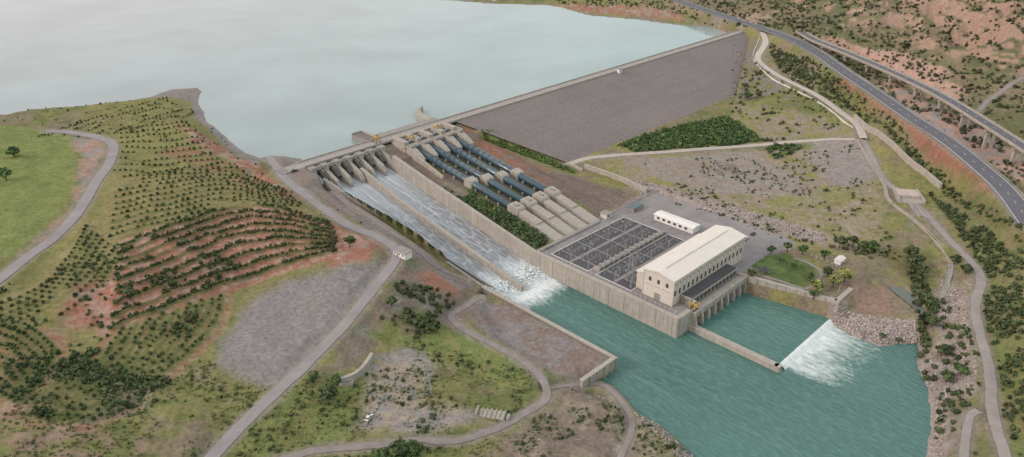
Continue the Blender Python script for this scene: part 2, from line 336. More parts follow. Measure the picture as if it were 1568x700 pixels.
# ------------------------------------------------------------------ terrain colour
def PZ(px): return WT(px)
nA=fbm(X,Y,38,5,41);nB=fbm(X,Y,7,4,51);nC=fbm(X,Y,2.6,2,61);nD=fbm(X,Y,90,3,71)
GR=np.array([.12,.15,.055]);GRB=np.array([.205,.24,.085]);YG=np.array([.24,.23,.095]);DRY=np.array([.29,.24,.17]);RED=np.array([.34,.165,.12]);PINK=np.array([.42,.28,.225]);GREY=np.array([.28,.255,.25]);TAN=np.array([.35,.29,.235]);BRN=np.array([.22,.17,.15]);STONE=np.array([.39,.335,.31])
def lerp(a,b,w): return a*(1-w[...,None])+b*w[...,None]
C=lerp(np.broadcast_to(DRY*.85,X.shape+(3,)).copy(),YG,sst(.42,.58,nA*.6+nB*.4));C=lerp(C,GR,sst(.5,.65,nD*.5+nB*.5)*.7)
veg=np.full(X.shape,.5)
def zone(px,col,st=1.0,soft=5,na=14,vg=None,world=None,mixb=None):
    global C,veg
    P=world if world is not None else PZ(px)
    sd=poly_sd(P)+(nA-.5)*na+(nB-.5)*na*.8;w=(1-sst(-soft,soft,sd))*st
    c=np.broadcast_to(np.asarray(col),X.shape+(3,))
    if mixb is not None:c=lerp(c,np.asarray(mixb),sst(.45,.6,nB*.7+nC*.3))
    C=C*(1-w[...,None])+c*w[...,None]
    if vg is not None:veg=veg*(1-w)+vg*w
hp=[tuple(p) for p in hP3[::6,:2]]
east=hp[::-1]+[(250,1300),(1500,1500),(1500,200),(520,300)]
zone(None,np.array([.26,.195,.14]),.92,6,16,.95,world=east,mixb=np.array([.17,.17,.09]))
esd=poly_sd(east);gy,gx=np.gradient(H,ys,xs);slope=np.hypot(gx,gy)
w=(esd<0)*sst(.48,.8,slope+(nB-.5)*.35);C=lerp(C,PINK*.95,w*.75);veg*=1-w*.8
w=(esd<0)*sst(.47,.58,nA)*(1-w);C=lerp(C,np.array([.13,.145,.07]),w*.7)
w=(esd<0)*sst(.62,.68,nD*.6+nB*.4);C=lerp(C,np.array([.44,.32,.26]),w*.6);veg*=1-w
zone([(120,160),(300,140),(430,290),(560,340),(520,420),(400,440),(300,560),(100,640),(-40,600),(-40,430),(170,260)],YG*1.05,.85,15,30,.2,mixb=YG*.82)
zone([(-60,185),(110,205),(118,240),(115,290),(80,345),(30,385),(-60,420)],GRB*1.1,1,4,6,.2,mixb=GRB*.9)
zone([(104,208),(150,214),(165,225),(158,245),(140,280),(110,325),(60,375),(35,385),(60,355),(105,320),(120,280),(122,235)],PINK*.95,.95,3,6,.1,mixb=GREY)
zone([(175,205),(280,190),(300,215),(230,240),(190,235)],YG*1.1,.6,6,10,.3)
zone([(270,190),(310,205),(350,230),(400,262),(440,285),(475,308),(430,300),(370,262),(320,235),(285,215)],RED,.9,4,12,.2,mixb=TAN)
zone([(240,232),(300,225),(360,262),(400,300),(330,262)],RED*.95,.7,5,14,.3,mixb=YG)
zone([(225,145),(302,134),(308,155),(320,188),(350,212),(402,246),(390,252),(335,215),(300,180),(290,155),(235,150)],GREY*.9,.9,3,5,.1)
zone([(120,440),(185,432),(190,470),(150,500),(90,520),(60,510)],RED,.95,5,16,.1,mixb=PINK*.9)
zone([(185,400),(280,350),(360,325),(430,322),(530,345),(550,385),(450,400),(360,430),(260,470),(170,510)],RED,.6,6,14,.2,mixb=RED*.85)
zone([(500,372),(555,358),(578,375),(555,398),(510,408)],RED*1.1,.95,4,8,.1,mixb=PINK)
zone([(150,560),(260,550),(300,590),(220,640),(140,650)],TAN,.6,6,20,.2,mixb=YG)
zone([(-20,620),(120,650),(230,690),(120,720),(-20,710)],PINK*.85,.75,6,20,.3,mixb=YG)
zone([(370,480),(440,430),(520,412),(585,408),(592,425),(560,455),(470,550),(420,600),(390,590),(330,560),(335,520)],GREY,1,4,7,.04,mixb=GREY*.88)
zone([(540,490),(600,440),(640,400),(700,440),(740,470),(700,500),(640,480),(580,500),(560,560),(500,570)],BRN,.85,5,12,.4,mixb=GREY*.8)
zone([(640,420),(680,410),(705,430),(700,450),(660,450)],RED,.9,4,8,.15)
zone([(600,520),(720,500),(800,555),(815,590),(770,600),(700,555),(640,560),(600,560)],GRB,1,4,8,.4,mixb=YG)
zone([(560,560),(620,535),(655,545),(665,575),(660,610),(720,625),(740,640),(690,665),(600,668),(545,650)],GREY*1.12,.95,4,7,.04,mixb=TAN)
zone([(640,585),(700,575),(720,600),(680,630),(640,620)],YG,.7,4,8,.6)
zone([(730,455),(790,470),(935,548),(900,590),(850,575),(790,540),(730,500)],BRN*1.1,1,3,6,.1,mixb=GREY*.85)
zone([(850,580),(910,605),(1000,655),(1060,720),(780,720),(760,670),(835,620)],BRN*1.15,.85,5,12,.5,mixb=TAN*.85)
zone([(380,600),(440,590),(560,570),(560,620),(520,680),(350,720)],GRB*.95,.95,5,12,.5,mixb=YG*.85)
zone([(540,690),(650,680),(660,720),(540,720)],GRB*.85,.8,4,6,.6)
zone([(410,236),(470,238),(500,262),(540,305),(620,365),(720,440),(705,445),(600,372),(520,325),(450,285)],GREY*.85,.95,2,3,.05,mixb=BRN*1.1)
zone(None,BRN,1,3,4,.2,world=[L(-74,20),L(-60,5),L(-60,36),L(-66,60),L(-68,155),L(-74,155)],mixb=GREY*.7)
zone(None,RED*.85,.9,4,6,.2,world=[L(-8,10),L(2,8),L(14,60),L(8,120),L(-10,150),L(-12,60)],mixb=BRN)
zone(None,BRN*.95,.95,4,6,.2,world=[L(-6,80),L(20,95),L(32,146),L(-30,156),L(-10,140)],mixb=BRN*.75)
zone(None,GRB*.95,.95,3,4,.5,world=[L(6,20),L(16,20),L(34,90),L(26,100),L(14,60)])
zone(None,BRN*.9,.9,2,3,.3,world=[L(-60,38),L(-14,38),L(-14,122),L(-60,122)],mixb=GR)
zone([(920,240),(1160,232),(1320,215),(1360,330),(1330,400),(1200,380),(1070,325),(960,290)],TAN*.9,.9,5,14,.3,mixb=YG)
zone([(960,245),(1150,232),(1240,280),(1230,300),(1100,300),(990,268)],TAN*.85,.9,5,12,.02,mixb=GREY)
zone([(1240,215),(1320,215),(1345,270),(1300,290),(1250,260)],GREY*1.0,.85,5,12,.05)
zone([(1240,300),(1340,280),(1360,340),(1320,395),(1260,370),(1200,330)],YG*1.05,.85,5,12,.5,mixb=TAN*.9)
zone([(1130,160),(1290,180),(1310,205),(1170,218),(1115,180)],TAN*.9,.85,5,12,.4,mixb=YG)
zone([(1150,50),(1172,100),(1200,135),(1130,165),(1110,150),(1135,100)],GREY*.8,.8,4,8,.5,mixb=YG*.8)
zone([(935,266),(1000,281),(1100,310),(1262,355),(1262,375),(1180,355),(1080,334),(985,300)],STONE,.95,2,2,.02,mixb=STONE*.75)
zone([(1272,455),(1330,485),(1405,488),(1404,525),(1345,530),(1300,512),(1266,494)],STONE*.9,.95,2,3,.0,mixb=STONE*.7)
zone([(1440,430),(1490,430),(1485,480),(1500,560),(1500,600),(1450,620),(1445,700),(1415,700),(1428,640),(1410,575),(1430,520)],STONE*.95,.85,3,8,.1,mixb=TAN*.8)
zone([(1290,430),(1350,440),(1370,480),(1310,480)],PINK*.7,.8,3,6,.2)
zone([(1385,380),(1430,390),(1440,440),(1400,440),(1340,380)],YG*.8,.7,5,8,.7)
zone([(1310,70),(1390,80),(1440,105),(1480,150),(1475,175),(1400,140),(1340,105)],PINK*1.2,.9,4,12,.0,mixb=PINK)
zone([(1350,120),(1470,175),(1600,245),(1600,300),(1500,240),(1400,175)],PINK*1.05,.9,4,10,.03,mixb=GREY*1.1)
zone([(1270,118),(1330,157),(1400,207),(1490,280),(1600,385),(1600,350),(1500,266),(1400,196),(1300,125)],RED*.9,1,3,4,.1,mixb=RED*.7)
zone([(1230,110),(1300,165),(1420,266),(1500,335),(1600,410),(1600,390),(1480,290),(1330,172)],YG*.75,.7,3,6,.9,mixb=GR)
zone([(840,8),(900,20),(1000,26),(1060,36),(1120,45),(1130,38),(1050,28),(1000,10),(900,5)],RED*1.05,.8,3,6,.2,mixb=TAN)
zone([(1410,280),(1600,420),(1600,720),(1540,720),(1500,420)],YG*.85,.75,6,12,.8,mixb=GR*1.3)
w=(1-sst(1,6,np.abs(sdl-1.5)))*(sdl<12)*.8;C=lerp(C,GREY*.9,w);veg*=1-w
w=(1-sst(2,8,sdrn))*(D_>300)*.8;C=lerp(C,STONE*.85,w);veg*=1-w*.9
w=(1-sst(0,3.5,roadmask+(nB-.5)*3))*.7;C=lerp(C,np.array([.29,.25,.225]),w);veg*=1-w*.8
zone(None,GREY*.95,1,1,1,.0,world=[L(-76,155),L(44,150),L(44,255),L(-13,255),L(-76,255)])
zone([(1150,408),(1165,392),(1205,388),(1240,402),(1252,418),(1235,440),(1190,432)],np.array([.095,.135,.05]),1,1.5,1,.2,mixb=np.array([.12,.16,.06]))
# ------------------------------------------------------------------ plantation rows
rows=[]
def rowfam(a,b,n,sp,jit=.4,keep=.9,red=0,bh=.3):
    A=catmull(WT(a),3);Bq=catmull(WT(b),3)
    def rs(P,m):
        d=np.r_[0,np.cumsum(np.hypot(*np.diff(P,axis=0).T))];t=np.linspace(0,d[-1],m);return np.column_stack([np.interp(t,d,P[:,0]),np.interp(t,d,P[:,1])])
    A=rs(A,120);Bq=rs(Bq,120);pts=[]
    for k in range(n):
        t=k/(n-1);P=A*(1-t)+Bq*t;P=P+np.column_stack([(vn(P[:,0]/18,P[:,1]/18,9)-.5)*3,(vn(P[:,0]/18,P[:,1]/18,59)-.5)*3])
        d=np.r_[0,np.cumsum(np.hypot(*np.diff(P,axis=0).T))];q=np.arange(0,d[-1],sp)
        Q=np.column_stack([np.interp(q,d,P[:,0]),np.interp(q,d,P[:,1])])+rng.normal(0,jit,(len(q),2))
        gap=vn(Q[:,0]/18,Q[:,1]/18,90);Q=Q[(rng.random(len(Q))<keep)&(gap>.15)];pts.append(Q);rows.append((P,red,bh))
    return np.vstack(pts)
fams=[]
fams.append((rowfam([(185,200),(240,192),(290,190)],[(175,262),(260,262),(345,250)],9,3.4,keep=.96,jit=.15),(.8,1.1)))
fams.append((rowfam([(190,272),(280,262),(370,260),(430,290)],[(170,362),(260,338),(350,316),(470,320)],11,3.5,keep=.93,jit=.2,red=.2),(.8,1.1)))
fams.append((rowfam([(190,378),(260,350),(340,322),(420,320),(505,344)],[(170,505),(280,458),(370,427),(450,397),(520,387)],9,1.6,jit=.3,keep=.97,red=1.0,bh=1.2),(.75,1.25)))
fams.append((rowfam([(60,210),(120,190),(180,170),(260,150)],[(200,202),(240,185),(280,178),(300,172)],6,3.5,keep=.92,jit=.2),(.7,1.1)))
fams.append((rowfam([(130,350),(100,400),(60,440),(-10,470)],[(190,385),(150,440),(100,480),(20,520)],7,3.4,keep=.93,jit=.2,red=.2),(.8,1.1)))
fams.append((rowfam([(-20,480),(40,500),(80,540),(60,590)],[(-20,590),(0,600),(20,610),(30,620)],8,2.8,keep=.93,jit=.25,red=.6,bh=.7),(.75,1.05)))
fams.append((rowfam([(190,510),(140,560),(60,610),(40,640)],[(340,455),(310,520),(240,580),(130,650)],9,3.0,jit=.35,keep=.85,red=.55,bh=.7),(.65,1.1)))
allr=np.full(X.shape,1e4);redw=np.zeros(X.shape);bhw=np.zeros(X.shape)
for P,r,bh in rows:
    D,_=stamp(P[::3],5.6);m=D<allr;redw=np.where(m,r,redw);bhw=np.where(m,bh,bhw);allr=np.minimum(allr,D)
w=(1-sst(.4,1.7,allr));C=lerp(C,GR*.75,w*.7*(nB>.3)*np.clip(bhw,.3,1));H+=w*bhw*(sst(2,6,roadmask))
w2=sst(1.2,1.9,allr)*(allr<5.5);C=lerp(C,lerp(np.broadcast_to(RED*1.12,C.shape),PINK*.95,sst(.45,.6,nC)),w2*redw*sst(.22,.36,nA*.6+nB*.4)*.9);veg*=1-w2*redw
C*= (0.84+.30*nC+.22*(nB-.5))[...,None]
veg*=sst(0,2,roadmask+1)
# ------------------------------------------------------------------ terrain mesh
ny,nx=X.shape;V=np.column_stack([X.ravel(),Y.ravel(),H.ravel()])
ii,jj=np.meshgrid(np.arange(nx-1),np.arange(ny-1));a=(jj*nx+ii).ravel();Q=np.column_stack([a,a+1,a+nx+1,a+nx])
TM,nt,b=new_mat('terrain_ground');at=nt.nodes.new('ShaderNodeAttribute');at.attribute_name='Col';av=nt.nodes.new('ShaderNodeAttribute');av.attribute_name='veg'
v=mapping(nt);n1=noise(nt,v,.55,6,.7);n2=noise(nt,v,.28,5,.7);n3=noise(nt,v,2.2,3,.6)
c=mix(nt,1.0,at.outputs['Color'],ramp(nt,n1,[(.28,(.62,.60,.58)),(.5,(1,1,1)),(.72,(1.3,1.27,1.22))]),'MULTIPLY')
f=math_(nt,'MULTIPLY',ramp(nt,n2,[(.5,0.0),(.62,1.0)]),av.outputs['Fac']);c=mix(nt,math_(nt,'MULTIPLY',f,.6),c,(.085,.105,.04))
f=math_(nt,'MULTIPLY',ramp(nt,n3,[(.56,0.0),(.62,1.0)]),av.outputs['Fac']);c=mix(nt,math_(nt,'MULTIPLY',f,.45),c,(.06,.075,.03))
nt.links.new(c,b.inputs['Base Color']);b.inputs['Roughness'].default_value=.95;b.inputs['Specular IOR Level'].default_value=.1;bump(nt,b,n1,.8,.8)
npmesh('ground_terrain',V,Q,[TM],C.reshape(-1,3),True,veg.ravel())
# ------------------------------------------------------------------ water
def water(name,base,rough,bsc,bst,spec=.5,mp=(1,1,1),rz=0,dist=.5):
    m,nt,b=new_mat(name);v=mapping(nt,mp,rz);n1=noise(nt,v,bsc,4,.55);n0=noise(nt,mapping(nt),.012,3,.5)
    c=mix(nt,ramp(nt,n0,[(.35,0.0),(.65,1.0)]),tuple(x*.9 for x in base),tuple(x*1.08 for x in base))
    b.inputs['Roughness'].default_value=rough;b.inputs['Specular IOR Level'].default_value=spec;b.inputs['IOR'].default_value=1.33
    bump(nt,b,n1,bst,dist)
    return m,nt,b,c,v,n1
LM,nt,b,c,v,n1=water('lake_water',(.29,.375,.375),.1,.12,.03,spec=.6);nt.links.new(c,b.inputs['Base Color'])
bl=B('lake_water');bl.add([(-9000,-9000,29),(1,-9000,29),(1,9000,29),(-9000,9000,29)],[(0,1,2,3)],LM);bl.done()
RM,nt,b,c,v,nr=water('river_water',(.078,.175,.152),.18,.22,.9,mp=(1,2.4,1),rz=.5,dist=1.3)
tc=nt.nodes.new('ShaderNodeTexCoord');sx=nt.nodes.new('ShaderNodeSeparateXYZ');nt.links.new(tc.outputs['Object'],sx.inputs[0])
nf=noise(nt,mapping(nt,(.5,1,1)),.45,8,.75);nf2=noise(nt,mapping(nt,(.12,1,1)),.16,5,.6);nw=noise(nt,mapping(nt),.05,4,.6)
g1=math_(nt,'MULTIPLY',mr(nt,sx.outputs[0],160,196,1.25,0),mr(nt,sx.outputs[1],-72,-78,0,1))
in2=math_(nt,'MULTIPLY',mr(nt,sx.outputs[0],299,301,0,1),mr(nt,sx.outputs[1],-66,-56,0,1))
g2=math_(nt,'MULTIPLY',math_(nt,'MULTIPLY',mr(nt,sx.outputs[0],300,350,.76,0),in2),mr(nt,sx.outputs[1],14,-16,0,1))
g=math_(nt,'MAXIMUM',g1,g2)
fo=math_(nt,'SUBTRACT',math_(nt,'ADD',math_(nt,'ADD',g,nf),math_(nt,'MULTIPLY',nw,.4)),1.04);fo=math_(nt,'MULTIPLY',fo,2.4,True)
fo=math_(nt,'MULTIPLY',fo,math_(nt,'MULTIPLY',g,3.0,True))
st=math_(nt,'MULTIPLY',ramp(nt,nf2,[(.52,0.0),(.7,1.0)]),math_(nt,'MULTIPLY',mr(nt,sx.outputs[0],158,330,.65,.15),mr(nt,sx.outputs[1],40,-80,.3,1)))
c=mix(nt,math_(nt,'MULTIPLY',ramp(nt,nr,[(.45,0.0),(.65,1.0)]),.5),c,(.13,.255,.225));c=mix(nt,st,c,(.17,.305,.27));c=mix(nt,fo,c,(.74,.79,.78));nt.links.new(c,b.inputs['Base Color'])
nt.links.new(mr(nt,fo,0,1,.18,.9),b.inputs['Roughness'])
rb=B('river_water');rb.add([(140,-600,0),(3000,-600,0),(3000,600,0),(140,600,0)],[(0,1,2,3)],RM);rb.done()
pb=B('tailrace_pool_water');pb.add([(252.5,-63,1.5),(300,-63,1.5),(300,-2,1.5),(252.5,-14,1.5)],[(0,1,2,3)],RM);
FM,nt,b=new_mat('white_water');n1=noise(nt,mapping(nt,(.25,1.5,.25)),1.0,6,.75);nt.links.new(ramp(nt,n1,[(.3,(.42,.54,.53)),(.58,(.82,.85,.85))]),b.inputs['Base Color']);b.inputs['Roughness'].default_value=.7;bump(nt,b,n1,.8,.5)
pb.add([(300,-61,1.5),(301.5,-61,1.3),(303.5,-61,.02),(300,-3,1.5),(301.5,-3,1.3),(303.5,-3,.02)],[(0,1,4,3),(1,2,5,4)],FM);pb.done()
CW,nt,b=new_mat('chute_water');v=mapping(nt,(.03,.8,.03));n1=noise(nt,v,1.0,6,.65);n2=noise(nt,mapping(nt,(.25,.8,.25)),.6,5,.7);tc=nt.nodes.new('ShaderNodeTexCoord');sx=nt.nodes.new('ShaderNodeSeparateXYZ');nt.links.new(tc.outputs['Object'],sx.inputs[0])
vv=nt.nodes.new('ShaderNodeTexVoronoi');vv.feature='DISTANCE_TO_EDGE';vv.inputs['Scale'].default_value=.4;nt.links.new(mapping(nt,(.25,1,.3)),vv.inputs['Vector'])
m1=ramp(nt,n1,[(.42,0.0),(.70,1.0)]);top=mr(nt,sx.outputs[0],24,80,1,0);end=mr(nt,sx.outputs[0],138,158,0,1.3)
f=math_(nt,'MULTIPLY',m1,mr(nt,sx.outputs[0],24,100,.85,.3));f=math_(nt,'ADD',f,math_(nt,'MULTIPLY',top,.45),True)
web=ramp(nt,vv.outputs[0],[(0.0,1.0),(.15,0.0)]);f=math_(nt,'ADD',f,math_(nt,'MULTIPLY',math_(nt,'MULTIPLY',web,n2),math_(nt,'SUBTRACT',.8,top)),True)
f=math_(nt,'ADD',f,math_(nt,'MULTIPLY',end,math_(nt,'ADD',n2,.3)),True)
c=mix(nt,f,mix(nt,n2,(.13,.155,.175),(.26,.25,.25)),(.60,.66,.71));nt.links.new(c,b.inputs['Base Color']);b.inputs['Roughness'].default_value=.4;bump(nt,b,n2,.6,.4)
def left(d): return -128+(d-24)/(157-24)*12
cb=B('spillway_water')
dd=list(np.linspace(7,162,60))
def zw(d): return (zfl(d) if d>24 else 22+max(0,(24-d))*.1)+.55
for (lo,hi) in ((lambda d:left(d)+7,lambda d:-99.2),(lambda d:-96.8,lambda d:-75.9)):
    for k in range(len(dd)-1):
        d0,d1=dd[k],dd[k+1];cb.add([(d0,lo(d0),zw(d0)),(d1,lo(d1),zw(d1)),(d1,hi(d1),zw(d1)),(d0,hi(d0),zw(d0))],[(0,1,2,3)],CW)
cb.done()
N=3200;fx=rng.normal(160,6.5,N);fy=rng.uniform(-116,-76,N);hgt=np.clip(1-(np.abs(fx-159)/16),0,1)
fv=[];fq=[]
for i in range(N):
    if hgt[i]<=0 or fx[i]<148:continue
    r=rng.uniform(.12,.6)*(.5+hgt[i]);zc=abs(rng.normal(0,.8))*hgt[i]+(0 if fx[i]>161 else max(0,zfl(fx[i]))+.5)
    o=len(fv)
    for t in range(6):
        fv.append((fx[i]+r*1.5*math.cos(t*1.047)*rng.uniform(.5,1.3),fy[i]+r*math.sin(t*1.047)*rng.uniform(.5,1.3),zc-r*.3))
    fv.append((fx[i],fy[i],zc+r*.5));
    for t in range(6):fq.append((o+t,o+(t+1)%6,o+6))
ob=npmesh('splash_foam',fv,fq,[FM],smooth=True);ob.location=(OX,OY,0);ob.rotation_euler=(0,0,-math.pi/4)
# ------------------------------------------------------------------ spillway structure
RSTR=surf('wet_red_stain',(.20,.145,.135),var=.3)
sp=B('spillway_chute')
for k in range(len(dd)-1):
    d0,d1=dd[k],dd[k+1];z0,z1=zw(d0)-.55,zw(d1)-.55;sp.add([(d0,left(d0),z0),(d1,left(d1),z1),(d1,-75,z1),(d0,-75,z0)],[(0,1,2,3)],RSTR)
sp.add([(162,-117,zfl(162)),(162,-75,zfl(162)),(162,-75,-4),(162,-117,-4)],[(0,1,2,3)],CONCD)
def slopewall(b,P,th,m):
    for k in range(len(P)-1):
        d0,s0,t0,b0=P[k];d1,s1,t1,b1=P[k+1];h=th/2
        V=[(d0,s0-h,b0),(d1,s1-h,b1),(d1,s1+h,b1),(d0,s0+h,b0),(d0,s0-h,t0),(d1,s1-h,t1),(d1,s1+h,t1),(d0,s0+h,t0)]
        b.add(V,[(0,3,2,1),(4,5,6,7),(0,1,5,4),(1,2,6,5),(2,3,7,6),(3,0,4,7)],m)
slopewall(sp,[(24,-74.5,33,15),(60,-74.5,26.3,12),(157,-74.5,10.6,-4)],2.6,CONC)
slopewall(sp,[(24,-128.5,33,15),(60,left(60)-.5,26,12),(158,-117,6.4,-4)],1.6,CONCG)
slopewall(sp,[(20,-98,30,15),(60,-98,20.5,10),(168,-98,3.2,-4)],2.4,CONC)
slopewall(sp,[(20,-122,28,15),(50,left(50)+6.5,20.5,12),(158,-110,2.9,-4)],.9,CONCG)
sp.done()
gate=B('spillway_gate_structure');pitch_=(128-74.5)/6
for k in range(7):
    s=-128+k*pitch_;gate.prof([(-9,14),(-9,34.3),(9,34.3),(12,33),(24,28.5),(27,25),(27,14)],s-1.2,s+1.2,CONC)
    gate.box(9,13,s-1.8,s+1.8,32.5,36,CONC) ;gate.box(8.5,13.5,s-2.1,s+2.1,36,36.3,CONCG)
for k in range(6):
    s0=-128+k*pitch_+1.2;s1=s0+pitch_-2.4;arc=[]
    for t in np.linspace(-35,42,9):
        a=math.radians(t);arc.append((16-13*math.cos(a),26.5+9*math.sin(a)))
    for q in range(8):
        (x0,z0),(x1,z1)=arc[q],arc[q+1];gate.add([(x0,s0,z0),(x1,s0,z1),(x1,s1,z1),(x0,s1,z0)],[(0,1,2,3)],STEEL)
        gate.box(x0,x0+.8,s0+.1,s1-.1,z0-.15,z0+.15,DSTEEL)
    for sy in (s0+.9,s1-.9):
        for (x,z) in (arc[1],arc[4],arc[7]):gate.beam((x+.3,sy,z),(17,sy,27),.5,STEEL)
        gate.cyl((17,sy-.8,27),(17,sy+.8,27),.8,DSTEEL)
    gate.box(-4.6,4.6,s0-.02,s1+.02,33.2,34.3,CONCG)
    gate.box(9.3,12.5,s0+.6,s1-.6,34.2,35.1,CONCG);gate.cyl((10.9,s0+1.4,35.6),(10.9,s1-1.4,35.6),.6,STEEL)
gate.done(.08)
cr=B('dam_crest_road')
cr.box(-5,5,-146,432,34.35,35,SLAB)
cr.box(-3.6,3.6,-140,428,35.004,35.03,surf('crest_asphalt',(.36,.33,.31)))
for y0 in range(-130,428,12):
    for x in (-5.0,4.6):cr.box(x,x+.4,y0+.05,y0+11.85,35,36.0,CONC)
cr.box(3.2,4.2,-130,428,35.03,35.2,CONC);cr.box(-4.2,-3.2,-130,428,35.03,35.2,CONC)
cr.done()
for y0 in range(-120,420,36):
    lp=B('street_lamp');lp.cyl((4.4,y0,35),(4.4,y0,42),.12,STEEL,6,.07);lp.beam((4.4,y0,42),(2.8,y0,42.5),.08,STEEL);lp.box(2.2,3.0,y0-.15,y0+.15,42.4,42.55,CONCG);lp.box(4.15,4.65,y0-.25,y0+.25,35.2,35.4,CONCG);lp.done()
dm=B('embankment_dam');xsD=[5]+list(np.linspace(9,92,14));nS=40
for k in range(len(xsD)-1):
    d0,d1=xsD[k],xsD[k+1]
    for q in range(nS):
        f0,f1=q/nS,(q+1)/nS
        P=[(d,endlo(d)+(endhi(d)-endlo(d))*f,35-(d-5)/3.2) for d,f in ((d0,f0),(d1,f0),(d1,f1),(d0,f1))];dm.add(P,[(0,1,2,3)],DAMM)
dm.add([(5,-3,35),(5,430,35),(-5,430,34.4),(-5,-3,34.4)],[(0,1,2,3)],DAMM)
dm.add([(-5,-3,34.4),(-5,430,34.4),(-45,430,18),(-45,-3,18)],[(0,1,2,3)],surf('upstream_riprap',(.36,.32,.29),bs=.8))
dm.done()
kb=B('crest_kiosk');kb.box(5.2,8.5,190,194,33,37.5,WHITE);kb.box(5,8.9,189.7,194.3,37.5,37.8,CONCG);kb.box(8.51,8.56,191,192,34.5,36.3,GLASS);kb.done(.05)
it=B('penstock_intake');it.box(4.9,20,-62,-8,12,34.3,CONC);it.box(-14,-5,-62,-8,12,34.9,CONCG)
pS=[-53,-42,-31,-20]
for s in [-58.5,-47.5,-36.5,-25.5,-14.5]:
    it.prof([(20,12),(20,34.1),(26,34.1),(32,31.5),(36,29.0),(36,12)],s-2.1,s+2.1,CONC);it.box(5.5,18,s-1.9,s+1.9,34.3,36.8,CONC);it.box(21,25,s-1.2,s+1.2,34.1,35.6,CONCG)
for s in pS:
    it.box(20,22,s-3.4,s+3.4,31,34.0,CONCG);it.box(8,17,s-2.5,s+2.5,34.3,34.8,DSTEEL);it.box(14,15.4,s-.7,s+.7,34.8,36.2,STEEL)
it.done(.1)
ww=B('wing_wall')
pp=[(-5,-9),(-20,-8.5),(-34,-6),(-42,-1),(-46,5)]
for k in range(4):
    (x0,y0),(x1,y1)=pp[k],pp[k+1];ww.add([(x0,y0-2.5,20),(x1,y1-2.5,20),(x1,y1+2.5,20),(x0,y0+2.5,20),(x0,y0-2.5,33),(x1,y1-2.5,33),(x1,y1+2.5,33),(x0,y0+2.5,33)],[(4,5,6,7),(0,1,5,4),(2,3,7,6),(1,2,6,5)],CONC)
ww.done()
ww=B('wing_wall');ww.box(-30,-5,-71,-62,20,33,CONCG);ww.box(-29.5,-5,-70.5,-62.5,33,33.1,CONCD);ww.box(-30,-5,-62.6,-61.8,33,34.2,CONC);ww.box(-30,-29.4,-71,-62.6,33,34.2,CONC);ww.done(.1)
ab=B('abutment_wall');slopewall(ab,[(5,-60.5,35,20),(36,-60.5,30,18),(60,-62,25,16)],1.6,CONC);ab.done()
def crane(name,x,y,z,h=8,w=6,l=5,boom=True):
    b=B(name);k=.22
    for sx_ in (-1,1):
        for sy in (-1,1):b.box(x+sx_*w/2-k,x+sx_*w/2+k,y+sy*l/2-k,y+sy*l/2+k,z,z+h,YEL);b.box(x+sx_*w/2-.5,x+sx_*w/2+.5,y+sy*l/2-.7,y+sy*l/2+.7,z,z+.5,DSTEEL)
        b.box(x+sx_*w/2-.22,x+sx_*w/2+.22,y-l/2,y+l/2,z+h,z+h+.45,YEL);b.beam((x+sx_*w/2,y-l/2,z+h*.1),(x+sx_*w/2,y+l/2,z+h*.9),.14,YEL)
    for sy in (-1,1):b.box(x-w/2-1,x+w/2+1.5,y+sy*l/2-.2,y+sy*l/2+.2,z+h+.45,z+h+.9,YEL)
    b.box(x-.8,x+.8,y-l/2+.4,y+l/2-.4,z+h+.9,z+h+1.7,STEEL)
    if boom:b.beam((x,y,z+h+1.6),(x+2.6,y+3,z+h+3.6),.18,YEL)
    return b.done(.04)
crane('gantry_crane',-1,-70,35.03,3.8,4,3.2);crane('gantry_crane',12,-50,34.5,2.6,4,3,False);crane('gantry_crane',10,-25,34.5,3,4,3);crane('gantry_crane',252,-61,10.05,3.2,2.5,2.5,False)
# penstocks
for i,s in enumerate(pS):
    p=B('penstock_pipe');r=2.3
    def zc(d):return zpn(d)+2.6
    p.cyl((20,s,zc(20)),(122,s,zc(122)),r,TEAL,28)
    for d in np.arange(38,120,5.2):p.cyl((d,s,zc(d)),(d+.35,s,zc(d+.35)),r+.22,TEAL,28)
    for d in np.arange(42,118,10.4):p.prof([(d,zc(d)-6),(d+1,zc(d)-6),(d+1,zc(d)-.8),(d,zc(d)-.8)],s-2.9,s+2.9,CONC)
    dm_=[78,81,84,87][i]
    for (d0,d1,w,h) in ((dm_-4,dm_+3,3.3,2.9),(114,123,3.5,3.2)):
        p.prof([(d0,zpn(d0)-3),(d0,zc(d0)+h-.6),(d0+1,zc(d0)+h),(d1-1,zc(d1)+h),(d1,zc(d1)+h-1),(d1,zpn(d1)-3)],s-w,s+w,CONC)
    p.prof([(123,zpn(123)-3),(123,zc(123)+1.6),(138,zc(138)+.6),(138,zpn(138)-3)],s-2.9,s+2.9,CONC)
    p.prof([(138,zpn(138)-3),(138,zc(138)-.2),(155,10.6),(155,8)],s-3.8,s+3.8,CONC)
    p.box(117,120,s-1.0,s+1.0,zc(120)+3.1,zc(120)+3.9,CONCG)
    for q in (-1,1):p.prof([(126,zpn(126)-3),(126,zpn(126)+.8),(155,10.3),(155,8)],s+q*4.4-.35,s+q*4.4+.35,CONCG)
    ob=p.done()
    for f in ob.data.polygons: f.use_smooth=(ob.data.materials[f.material_index]==TEAL)
st_=B('penstock_stairway')
for k in range(100):
    d=40+k*.82;st_.box(d,d+.8,-13.5,-12.1,zpn(d)-.5,zpn(d)+.6,CONCG)
st_.done()
